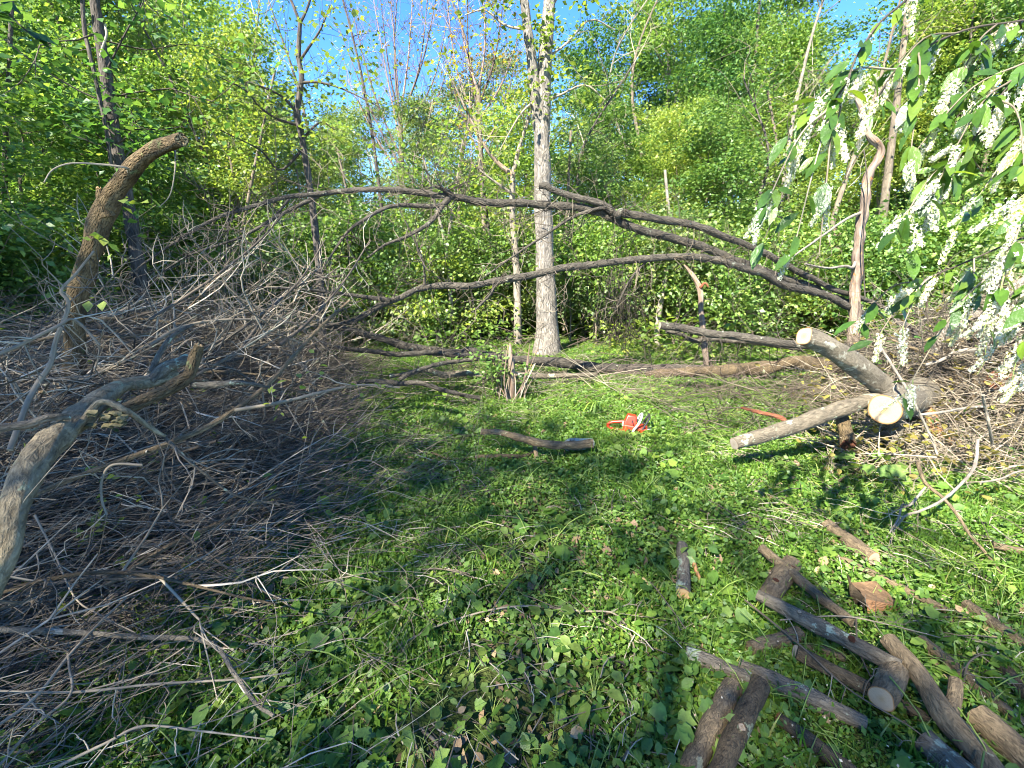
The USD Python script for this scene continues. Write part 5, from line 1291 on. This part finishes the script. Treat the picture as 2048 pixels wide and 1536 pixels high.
def bx(px0, px1, Y0, Y1):
    return (at(px0, 800, (Y0 + Y1) / 2)[0], at(px1, 800, (Y0 + Y1) / 2)[0], Y0, Y1)


tangle('right_brush', 'pale twig brush heaped at the right edge below the flowers', bx(1700, 2320, 3.3, 5.8), 1.45, 1500, 'twig', leafn=1500)
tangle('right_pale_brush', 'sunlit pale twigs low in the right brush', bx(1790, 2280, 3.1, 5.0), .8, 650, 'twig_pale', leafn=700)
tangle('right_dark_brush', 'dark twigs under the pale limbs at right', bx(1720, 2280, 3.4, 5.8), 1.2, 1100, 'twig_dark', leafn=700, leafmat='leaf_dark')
tangle('low_brush', 'low dark brush left of the sawn limb', bx(1320, 1720, 4.2, 5.6), .32, 230, 'twig_dark', .3, 1.2)
tangle('reddish_brush', 'low reddish grey twigs behind the low brush', bx(1200, 1560, 5.2, 6.6), .3, 90, 'twig_red', .3, 1.2)
tangle('stump_brush', 'fine twigs lying either side of the twiggy stump', bx(700, 1300, 5.0, 6.8), .2, 150, 'twig', .3, 1.3, az0=8)
tangle('far_brush', 'thin grey brush at the foot of the forked trunk', bx(900, 1700, 7.2, 8.6), .5, 130, 'twig_red', .3, 1.2)
tangle('edge_twigs', 'scattered thin twigs on the grass beside the left brush pile', (-1.5, -.35, 1.0, 4.6), .08, 240, 'twig', .25, .9, (.0015, .0035), 25)
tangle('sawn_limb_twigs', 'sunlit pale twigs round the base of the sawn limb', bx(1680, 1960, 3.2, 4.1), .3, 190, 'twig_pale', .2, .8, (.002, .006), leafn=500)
# dark hanging bundle
c = at(1245, 610, 6.8); mb = MB()
for _ in range(280):
    p = c + g.normal(0, 1, 3) * [.2, .2, .30]; d = unit(np.array([g.normal(0, .5), g.normal(0, .5), -1])); l = g.uniform(.15, .5)
    tube(mb, catmull([p, p + d * l * .5 + g.normal(0, .03, 3), p + d * l + g.normal(0, .05, 3)], 5), np.linspace(.0045, .0015, 5), 3, 0, 0, 'open', g.random() * .5)
o = part('hanging_bundle', mb, M['twig_dark']); custom(o.GetPrim(), 'dark bundle of dead twigs hanging right of the forked trunk', 'twigs', None, 'stuff')

# branches one can tell apart at right
def gbranch(label, pts, w0, w1, mat, seed, twn=8, twl=.25, name='branch'):
    P = np.array([gnd(q[0], q[1], q[2]) for q in pts]); t = thing(name, label, 'branch', P[len(P) // 2])
    path = catmull(P, 30); rad = np.array([pxsize(w, p) / 2 for w, p in zip(np.linspace(w0, w1, 30), path)])
    mb = MB(); tube(mb, path, rad, 8, .1, seed, 'flat', .6); part('stem', mb, M[mat], t)
    mb = MB(); twigs_from(path, rad, twn, twl, g, mb, r=.0035, spread=.6, kids=2); part('twigs', mb, M['twig_pale' if 'pale' in mat or mat == 'sawn' else 'twig'], t, kind='stuff')


gbranch('long grey branch leaning from the right brush down to the sunlit grass', [(1835, 925, .35), (1850, 965, .3), (1885, 995, .25), (1915, 1030, .2), (1940, 1070, .12), (1975, 1110, .06), (2000, 1145, .04)], 9, 8, 'log', 401)
gbranch('curved branch sweeping from the right brush to the short sunlit log', [(1955, 880, .45), (1950, 930, .35), (1925, 965, .3), (1885, 1000, .25), (1840, 1022, .2), (1810, 1032, .15), (1790, 1060, .06), (1775, 1100, .03)], 9, 5, 'pale', 402)
gbranch('bent pale twig below the curved branch', [(1850, 975, .3), (1820, 1010, .22), (1805, 1010, .2), (1795, 1040, .12), (1770, 1080, .05)], 7, 4, 'pale', 403, 6)
gbranch('white bare stick lying level across the orange slab', [(1835, 830, .55), (1880, 825, .55), (1940, 815, .5), (1985, 812, .45)], 8, 6, 'pale', 404, 4)
gbranch('thin pale pole leaning over the sawn limb', [(1758, 690, .9), (1790, 740, .8), (1820, 790, .7), (1860, 870, .4), (1875, 910, .3)], 7, 6, 'pale', 405, 5)
gbranch('dark stick lying in the grass left of the right brush', [(1580, 1020, .02), (1640, 985, .03), (1690, 955, .05), (1730, 930, .06)], 6, 6, 'log_dark', 406, 5, .15)
gbranch('pale branch along the right edge of the sunlit grass', [(1940, 1040, .05), (1980, 1050, .05), (2020, 1080, .05), (2060, 1100, .05)], 6, 5, 'pale', 407, 4, .15)
gbranch('white stick under the sawn limb', [(1612, 858, .1), (1650, 850, .12), (1700, 846, .14), (1745, 850, .14)], 8, 6, 'pale', 408, 4, .15)
gbranch('crooked pale stick reaching right at the edge below the brush', [(1960, 965, .25), (2000, 958, .25), (2030, 945, .25), (2070, 935, .25)], 6, 5, 'pale', 409, 4, .15)
gbranch('upright forked pale sticks in the right brush', [(1985, 890, .3), (1978, 850, .5), (1972, 820, .62), (1965, 790, .75)], 8, 7, 'pale', 410, 6)
gbranch('thin arched twig lying over the centre of the grass', [(560, 1155, .06), (650, 1160, .05), (720, 1180, .05), (820, 1225, .04)], 6, 4, 'twig', 411, 8, .25)
gbranch('bowed thin branch in the foreground grass', [(740, 1330, .03), (800, 1290, .05), (880, 1250, .06), (980, 1220, .07), (1060, 1212, .06), (1160, 1222, .05), (1235, 1230, .05), (1270, 1310, .04), (1220, 1400, .03)], 4, 4, 'twig', 412, 14, .22)
gbranch('short dark stick standing in the foreground grass', [(1040, 1290, .03), (1050, 1350, .05), (1062, 1390, .04), (1072, 1440, .02)], 5, 5, 'twig_dark', 413, 5, .12)
gbranch('thin dark stick at the bottom of the grass', [(690, 1360, .03), (730, 1340, .03), (790, 1330, .03), (850, 1340, .03)], 5, 4, 'twig_dark', 414, 8, .2)
gbranch('broken stick near the bottom edge left of centre', [(845, 1460, .03), (875, 1490, .03), (890, 1540, .02)], 9, 8, 'twig', 415, 4, .1)
gbranch('fine switch bridging the firewood', [(1560, 1240, .1), (1680, 1232, .13), (1780, 1250, .12), (1880, 1275, .08)], 4, 3, 'twig', 416, 8, .2)
gbranch('thin dark twig lying over the front logs', [(1490, 1200, .1), (1600, 1290, .12), (1700, 1380, .1), (1830, 1460, .1), (1900, 1530, .08)], 5, 4, 'twig_dark', 417, 8, .2)
gbranch('hooked dark twig by the wye shaped log', [(1712, 1235, .12), (1715, 1290, .1), (1730, 1330, .08), (1745, 1360, .06)], 5, 4, 'twig_dark', 418, 3, .12)
gbranch('short hooked twig right of the wye shaped log', [(1925, 1380, .04), (1935, 1330, .08), (1960, 1310, .1), (1985, 1312, .08)], 6, 4, 'twig_dark', 419, 4, .12)

# ------------------------------------------------------------------ twiggy stump in the middle
t = thing('shooting_stump', 'old cut stump with dry upright shoots and green leaves in the middle', 'stump', gnd(1020, 805))
c = gnd(1020, 805)
tips = []
for k in range(26):
    a = c + [g.normal(0, .10), g.normal(0, .08), -.02]; h = g.uniform(.35, .72); d = np.array([g.normal(.05, .22), g.normal(0, .18), 1]) * h
    mb = MB(); pts = catmull([a, a + d * .5 + g.normal(0, .02, 3), a + d + g.normal(0, .04, 3)], 8)
    tube(mb, pts, np.linspace(g.uniform(.006, .014), .004, 8), 5, .1, k, 'flat', g.random()); part('shoot', mb, M[['twig', 'snag', 'twig_pale'][k % 3]], t); tips.append(pts[5])
mb = MB(); tube(mb, catmull([c + [0, 0, -.05], c + [.02, 0, .3], c + [.0, .02, .72]], 10), np.array([.06, .05, .045, .04, .04, .038, .034, .03, .025, .012]), 11, .2, 7, 'flat'); part('dead_stem', mb, M['snag'], t)
mb = MB(); sprays(mb, np.array([c + [x, y, z] for x, y, z in g.normal(0, 1, (30, 3)) * [.10, .08, .12] + [-.22, 0, .45]]), 260, .055, .05, g, 'oval'); sprays(mb, np.array(tips), 90, .05, .05, g, 'oval'); part('leaves', mb, M['leaf_mid'], t, kind='stuff')
mb = MB()
for k in range(4):
    a = c + [-.18 + .05 * k, .03, 0]; tube(mb, catmull([a, a + [.01, 0, .3], a + [-.02, 0, .6]], 6), .006, 5, 0, 0, 'open', .3)
part('leafy_stems', mb, M['twig_dark'], t, kind='stuff')
# strappy fan of leaves near the chainsaw
t = thing('strap_leaf_plant', 'spreading fan of narrow strap leaves behind the chainsaw', 'plant', gnd(1190, 815))
c = gnd(1195, 822)
for k in range(18):
    a = g.uniform(1.9, 5.6); l = g.uniform(.22, .42); d = np.array([math.cos(a), math.sin(a) * .7, 0])
    mb = MB(); p = catmull([c, c + d * l * .5 + [0, 0, .13], c + d * l + [0, 0, .03]], 7); wv = np.cross(d, [0, 0, 1]) * .008
    V = np.vstack([p - wv, p + wv]); q = np.arange(6); mb.add(V, np.vstack([np.stack([q, q + 1, q + 8], 1), np.stack([q, q + 8, q + 7], 1)]), None, None, g.random()); part('leaf', mb, M['weed'], t)

# sawdust and chips round the cut logs
gs = np.random.default_rng(91); N_ = 1500
px_, py_ = gs.uniform(1380, 2040, N_), gs.uniform(1080, 1530, N_)
P = np.array([gnd(x, y, .004 + .12 * (gs.random() < .35) * gs.random()) for x, y in zip(px_[:700], py_[:700])])
mb = MB(); leaves(mb, P, gs.normal(0, .5, P.shape) + [0, 0, .8], gs.normal(0, 1, P.shape), .007 * gs.uniform(.5, 1.8, len(P)), 'kite')
o = part('wood_chips', mb, M['chips']); custom(o.GetPrim(), 'pale wood chips and sawdust strewn over the firewood', 'wood chips', None, 'stuff')

# ------------------------------------------------------------------ chainsaw
import trimesh
from trimesh.creation import box as tbox


def rbox(size, r, mid=(0, 0, 0), taper=0.0):
    """A box with rounded edges (hull of small spheres), narrower at the top by taper."""
    s = trimesh.creation.icosphere(1, r)
    pts = []
    for i in (-1, 1):
        for j in (-1, 1):
            for k in (-1, 1):
                f = 1 - taper * (k > 0)
                pts.append(s.vertices + np.array([i * (size[0] / 2 * f - r), j * (size[1] / 2 * f - r), k * (size[2] / 2 - r)]) + mid)
    return trimesh.convex.convex_hull(np.vstack(pts))


def solid(mb, m):
    sm = trimesh.graph.smooth_shade(m, angle=math.radians(35), facet_minarea=None)
    v, f = np.array(sm.vertices), np.array(sm.faces)
    mb.add(v, f)
    return mb


c = gnd(1262, 866)
t = thing('chainsaw', 'orange and black chainsaw lying in the centre grass', 'chainsaw', m=mat4(c + [0, 0, -.008], math.radians(-14), .88, (.0, math.radians(8)))); t.loc = None
cs = lambda nm, ms, mt, par=None, off=None: part(nm, [solid(mb := MB(), x) for x in ms][0] if len(ms) == 1 else (lambda b: [solid(b, x) for x in ms] and b)(MB()), M[mt], par or t)
body = cs('engine_body', [rbox((.26, .17, .10), .022, (.03, 0, .07))], 'orange')
cs('top_cover', [rbox((.15, .13, .13), .02, (-.03, .01, .15), .28)], 'orange')
mb = MB(); solid(mb, rbox((.012, .10, .012), .004, (-.02, -.075, .165)))
part('cover_seam', mb, M['black'], t)
for k in range(5):
    cs('cooling_slot', [rbox((.008, .006, .05), .0025, (.06 + .018 * k, -.0865, .075))], 'black', body)
cs('starter_cover', [rbox((.13, .03, .085), .012, (.075, -.09, .07))], 'orange')
mb = MB(); tube(mb, catmull([[-.06, 0, .13], [-.14, 0, .115], [-.23, 0, .085], [-.265, 0, .05], [-.23, 0, .02], [-.10, 0, .015], [-.06, 0, .05]], 28), .016, 12, 0, 0, 'flat'); part('rear_handle', mb, M['orange'], t)
cs('trigger', [rbox((.04, .012, .02), .005, (-.15, 0, .098))], 'black')
cs('handle_label', [rbox((.02, .036, .05), .006, (-.105, -.006, .10))], 'white')
mb = MB(); tube(mb, catmull([[.0, -.10, .02], [.01, -.125, .08], [.05, -.12, .17], [.07, -.05, .235], [.07, .05, .235], [.05, .11, .17], [.02, .11, .06]], 36), .0125, 12, 0, 0, 'flat'); part('front_handle', mb, M['white'], t)
mb = MB()
for a, b in (((.10, -.10, .10), (.15, -.09, .24)), ((.10, .09, .10), (.15, .08, .24)), ((.15, -.09, .24), (.15, .08, .24))):
    tube(mb, catmull([a, b], 6), .011, 8, 0, 0, 'flat')
part('hand_guard', mb, M['black'], t)
cs('clutch_cover', [rbox((.12, .03, .08), .012, (.12, .085, .06))], 'black')
cs('muffler', [rbox((.05, .09, .07), .01, (.175, -.02, .08))], 'steel')
bar = trimesh.creation.extrude_polygon(__import__('shapely').geometry.LineString([(.15, 0), (.52, 0)]).buffer(.032), .005)
bar.apply_transform(trimesh.transformations.rotation_matrix(math.pi / 2, [1, 0, 0])); bar.apply_translation([0, .06, .055])
cs('guide_bar', [bar], 'steel')
ch = __import__('shapely').geometry.LineString([(.15, 0), (.52, 0)]).buffer(.037).difference(__import__('shapely').geometry.LineString([(.15, 0), (.52, 0)]).buffer(.031))
chm = trimesh.creation.extrude_polygon(ch, .007); chm.apply_transform(trimesh.transformations.rotation_matrix(math.pi / 2, [1, 0, 0])); chm.apply_translation([0, .061, .055])
cs('saw_chain', [chm], 'black')
mb = MB(); m_ = trimesh.creation.cylinder(.018, .012, sections=18); m_.apply_transform(trimesh.transformations.rotation_matrix(math.pi / 2, [1, 0, 0])); m_.apply_translation([-.03, -.09, .06]); solid(mb, m_); part('fuel_cap', mb, M['black'], t)

# ------------------------------------------------------------------ white flowering boughs at the upper right
g = np.random.default_rng(44)
NL = [0]


def raceme(g, L=.12):
    mb = MB(); n = 52
    z = np.linspace(0.02, L, n); a = np.arange(n) * 2.4; r = (.0155 + g.normal(0, .006, n)) * (1 - .55 * z / L)
    bend = .10 * (z / L) ** 2 * L
    pos = np.column_stack([r * np.cos(a) + bend, r * np.sin(a), -z])
    out = unit(np.column_stack([np.cos(a), np.sin(a), np.full(n, -.2)]))
    for k in range(4):                       # four petals to a floret
        ang = k * 1.571 + g.uniform(0, .6, n)
        s = unit(np.cross(out, [0, 0, 1.0])); w = np.cross(s, out)
        al = s * np.cos(ang)[:, None] + w * np.sin(ang)[:, None]
        leaves(mb, pos, out + .25 * al, al + .3 * out, .0068 * g.uniform(.7, 1.3, n), 'kite', g.random(n))
    st = MB(); tube(st, np.column_stack([.10 * (np.linspace(0, 1, 8)) ** 2 * L, np.zeros(8), np.linspace(0, -L, 8)]), np.linspace(.0016, .0008, 8), 4, 0, 0, 'open', .5)
    return mb, st


def place(mb, p, d, rz, s):
    """Turns a mesh hanging down -z so that it hangs along d."""
    v, f, n, b, tt = mb.arr()
    zc = -unit(np.asarray(d, float)); x = unit(np.cross([math.cos(rz), math.sin(rz), .1], zc)); y = np.cross(zc, x)
    Rm = np.stack([x, y, zc], 0)
    return MB().add(v @ Rm * s + p, f, n @ Rm, b, tt)


RAC = [raceme(np.random.default_rng(k), .10 + .014 * k) for k in range(4)]


def bough(label, main, w0, nl, nr, seed, lsz=.082, hang=.85, sidelen=.35, sides=5):
    g = np.random.default_rng(seed)
    P = np.array([at(*q) for q in main]); t = thing('flowering_bough', label, 'flowering branch', P[0])
    path = catmull(P, 30)
    mb = MB(); tube(mb, path, np.linspace(pxsize(w0, path[0]) / 2, .0025, 30), 8, .05, seed, 'flat', .35); st = part('branch', mb, M['twig_dark'], t)
    nodes, dirs = list(path[4:]), list(unit(np.gradient(path, axis=0))[4:])
    for k in range(sides):
        i = g.integers(4, 28); d = unit(unit(path[min(i + 1, 29)] - path[i - 1]) + g.normal(0, .55, 3) + [-.1, 0, -.45]); l = sidelen * g.uniform(.5, 1.1)
        pp = catmull([path[i], path[i] + d * l * .5 + [0, 0, .02], path[i] + d * l + [0, 0, -.1 * l / .3]], 12)
        mb = MB(); tube(mb, pp, np.linspace(.0035, .0015, 12), 5, 0, 0, 'open', g.random() * .5 + .3); part('side_twig', mb, M['twig'], t)
        nodes += list(pp[2:]) * 2; dirs += list(unit(np.gradient(pp, axis=0))[2:]) * 2
    nodes, dirs = np.array(nodes), np.array(dirs)
    for k in range(nl):
        i = g.integers(0, len(nodes)); al = unit(dirs[i] * .6 + g.normal(0, .45, 3) + [-.25, 0, -hang]); nr_ = unit(np.array([g.normal(-.2, .6), -.55 + g.normal(0, .5), .55]))
        mb = MB(); leaves(mb, [nodes[i] + al * .012], [nr_], [al], lsz * g.uniform(.65, 1.2), 'lance', [np.clip(g.normal(.45, .28), 0, 1)]); part('leaf', mb, M['leaf_glossy'], t)
    for k in range(nr):
        i = g.integers(0, len(nodes)); fl, sm = RAC[g.integers(0, 4)]; d = unit(np.array([g.normal(-.35, .3), g.normal(0, .25), -1])); s = g.uniform(.7, 1.15)
        f = part('flower_raceme', place(fl, nodes[i], d, g.uniform(0, 6.28), s), M['petal'], t)
        part('flower_stalk', place(sm, nodes[i], d, 0, s), M['stem_green'], f)
    return t


bough('topmost flowering bough slanting down at upper right with white racemes', [(1920, -160, 1.75), (1830, -20, 1.7), (1760, 45, 1.65), (1715, 110, 1.6), (1690, 170, 1.58), (1645, 240, 1.56)], 8, 48, 18, 501)
bough('flowering bough crossing the top right corner', [(2150, 10, 1.85), (2050, 40, 1.8), (1950, 55, 1.75), (1870, 85, 1.7), (1800, 130, 1.65), (1750, 200, 1.62)], 8, 64, 26, 502)
bough('flowering bough drooping in the middle of the right edge', [(2160, 60, 1.65), (2070, 110, 1.6), (2010, 180, 1.58), (1960, 260, 1.55), (1900, 340, 1.52), (1860, 400, 1.5)], 7, 68, 34, 503)
bough('thick cluster of white flowers hanging at the far right edge', [(2220, 120, 1.6), (2150, 210, 1.58), (2090, 330, 1.55), (2050, 430, 1.53), (2010, 510, 1.52), (1980, 580, 1.5)], 7, 40, 38, 504)
bough('lowest flowering bough with leaves near the pale limbs', [(2200, 370, 1.7), (2100, 450, 1.68), (2010, 490, 1.66), (1930, 525, 1.65), (1870, 550, 1.64), (1830, 570, 1.64)], 6, 34, 18, 505, .085, sidelen=.22)
bough('leafy bough hanging down the right margin with white racemes', [(2240, 350, 1.45), (2170, 430, 1.45), (2110, 520, 1.44), (2070, 590, 1.44), (2045, 650, 1.44)], 7, 30, 22, 506, sidelen=.25)

# a few leaves close to the top left corner
t = thing('overhanging_twig', 'dark leaved twig hanging close at the top left corner', 'twig', at(30, 60, 2.2))
pp = catmull([at(*q) for q in [(-80, -60, 2.3), (0, 10, 2.2), (40, 50, 2.15), (75, 80, 2.15)]], 14); mb = MB(); tube(mb, pp, np.linspace(.005, .002, 14), 5, 0, 0, 'open', .3); part('stem', mb, M['twig_dark'], t)
for k in range(16):
    mb = MB(); leaves(mb, [pp[3 + k % 11]], [[g.normal(0, .4), -.3, .8]], [[g.normal(0, 1), g.normal(0, 1), -.5]], .085 * g.uniform(.7, 1.2), 'oval', [g.random()]); part('leaf', mb, M['leaf_dark'], t)

# ------------------------------------------------------------------ plants one can pick out in the clearing
def weed_plant(seed, n, size, shape, h, mat):
    g = np.random.default_rng(seed); out = []
    for k in range(n):
        a = k * 2.4 + g.normal(0, .3); rr_ = g.uniform(.3, 1) * size * 1.4
        p = np.array([rr_ * math.cos(a), rr_ * math.sin(a), h * g.uniform(.5, 1)])
        s, l = MB(), MB()
        tube(s, catmull([[0, 0, 0], p * [.5, .5, .7], p], 6), np.linspace(.0035, .002, 6), 4, 0, 0, 'open', g.random())
        leaves(l, [p], [[g.normal(0, .35) + .3 * math.cos(a), g.normal(0, .35) + .3 * math.sin(a), .9]], [[math.cos(a), math.sin(a), -.25]], size * g.uniform(.7, 1.25), shape, [np.clip(g.normal(.5, .25), 0, 1)])
        out.append((s, l))
    return out


def put_weed(kind, label, cat, p, rz, s, group=None):
    n, size, shape, h, mat = {'maple_seedling': (7, .13, 'maple', .22, 'leaf_mid'), 'broad_weed': (8, .10, 'maple', .10, 'weed'), 'heap_of_cut_leaves': (12, .12, 'maple', .05, 'weed'), 'oval_weed': (9, .075, 'oval', .12, 'leaf_mid'), 'bright_weed': (9, .09, 'oval', .12, 'leaf_yellow')}[kind]
    if kind in made:
        return copy_of(made[kind], label, mat4(p, rz, s, (g.normal(0, .1), g.normal(0, .1))), group)
    t = thing(kind, label, cat, group=group, m=mat4(p, rz, s)); t.loc = None
    for s_, l_ in weed_plant(len(kind), n, size, shape, h, mat):
        part('stalk', s_, M['stem_green'], t); part('leaf', l_, M[mat], t)
    made[kind] = t
    return t


put_weed('maple_seedling', 'bright lobed seedling in front of the sawn limb', 'seedling', gnd(1752, 925), 0, 1.0)
put_weed('maple_seedling', 'shaded lobed seedling below the bright seedling', 'seedling', gnd(1725, 965), 2, .95)
put_weed('maple_seedling', 'lobed seedling standing right of the bright seedling', 'seedling', gnd(1795, 960), 4, .8)
put_weed('heap_of_cut_leaves', 'heap of cut lobed leaves left of the firewood', 'leaves', gnd(1470, 1225), 0, .95)
put_weed('heap_of_cut_leaves', 'second heap of cut lobed leaves nearer the knotty log', 'leaves', gnd(1490, 1265), 2, .8)
put_weed('heap_of_cut_leaves', 'wilting cut leaves on the grass above the small forked log', 'leaves', gnd(1340, 985), 1, 1.0)
put_weed('heap_of_cut_leaves', 'cut leaf lying at the right of the lower grass', 'leaves', gnd(1340, 1435), 1, .6)
put_weed('broad_weed', 'broad leaved weed cluster at the bottom left of the grass', 'weed', gnd(560, 1470), 1, .65)
put_weed('broad_weed', 'broad leaved weed beside the bottom edge by the pile', 'weed', gnd(640, 1500), 3, .6)
put_weed('broad_weed', 'large leaves under the front twigs of the pile', 'weed', gnd(430, 1440), 5, .7)
put_weed('bright_weed', 'sunlit yellow green weed before the chainsaw', 'weed', gnd(1250, 890), 1, .9)
put_weed('bright_weed', 'sunlit weed behind the broken limb', 'weed', gnd(1070, 845), 2, 1.0)
put_weed('bright_weed', 'sunlit weed at the end of the broken limb', 'weed', gnd(1200, 905), 3, .9)
put_weed('bright_weed', 'sunlit weed hiding the lower edge of the chainsaw', 'weed', gnd(1245, 876), 4, .8)
put_weed('bright_weed', 'sunlit weed before the front handle of the chainsaw', 'weed', gnd(1285, 880), 5, .8)
for k in range(110):
    px, py = g.uniform(420, 2040), 800 + 720 * g.random() ** .8
    p = gnd(px, py)
    if p[0] < -1.2 or (px > 1420 and py > 1180):
        continue
    kd = ['oval_weed', 'broad_weed', 'oval_weed', 'bright_weed'][k % 4]
    zone = ('at the back of the grass near the twiggy stump' if py < 900 and px < 1300 else 'near the foot of the right brush' if py < 1000 and px >= 1300 else 'in the middle of the grass' if py < 1150 else 'among the firewood logs' if px > 1500 else 'in the shaded front grass')
    lab = {'oval_weed': 'small oval leaved weed ', 'broad_weed': 'low lobed leaved weed ', 'bright_weed': 'small yellow green weed '}[kd] + zone
    put_weed(kd, lab, 'weed', p, g.uniform(0, 6.28), g.uniform(.5, .95), lab)

# ------------------------------------------------------------------ tell apart the things that would share a label, by their place from left to right
ORD = ['leftmost', 'second from left', 'third from left', 'fourth from left', 'fifth from left', 'sixth from left', 'seventh from left', 'eighth from left', 'ninth from left', 'tenth from left'] + [w + ' from left' for w in 'eleventh twelfth thirteenth fourteenth fifteenth sixteenth seventeenth eighteenth nineteenth twentieth'.split()] + ['twenty %s from left' % w for w in 'first second third fourth fifth sixth seventh eighth ninth'.split()] + ['thirtieth from left'] + ['thirty %s from left' % w for w in 'first second third fourth fifth'.split()]
same = {}
for p in stage.GetPrimAtPath('/World').GetChildren():
    lab = p.GetCustomDataByKey('label')
    if lab and p.HasAttribute('xformOp:transform'):
        q = p.GetAttribute('xformOp:transform').Get().ExtractTranslation()
        q = np.array([q[0], q[1], q[2]]) - EYE
        same.setdefault(lab, []).append((q[0] / max(float(np.dot(q, FW)), .1), p))
for lab, ps in same.items():
    if len(ps) > 1:
        for k, (_, p) in enumerate(sorted(ps, key=lambda z: z[0])):
            p.SetCustomDataByKey('label', f'{ORD[min(k, len(ORD) - 1)]} {lab}'.replace('dense dark green', 'dark green').replace('with bluish green leaves', 'bluish green').replace('bare grey ', 'bare ') if k < len(ps) - 1 else f'rightmost {lab}')
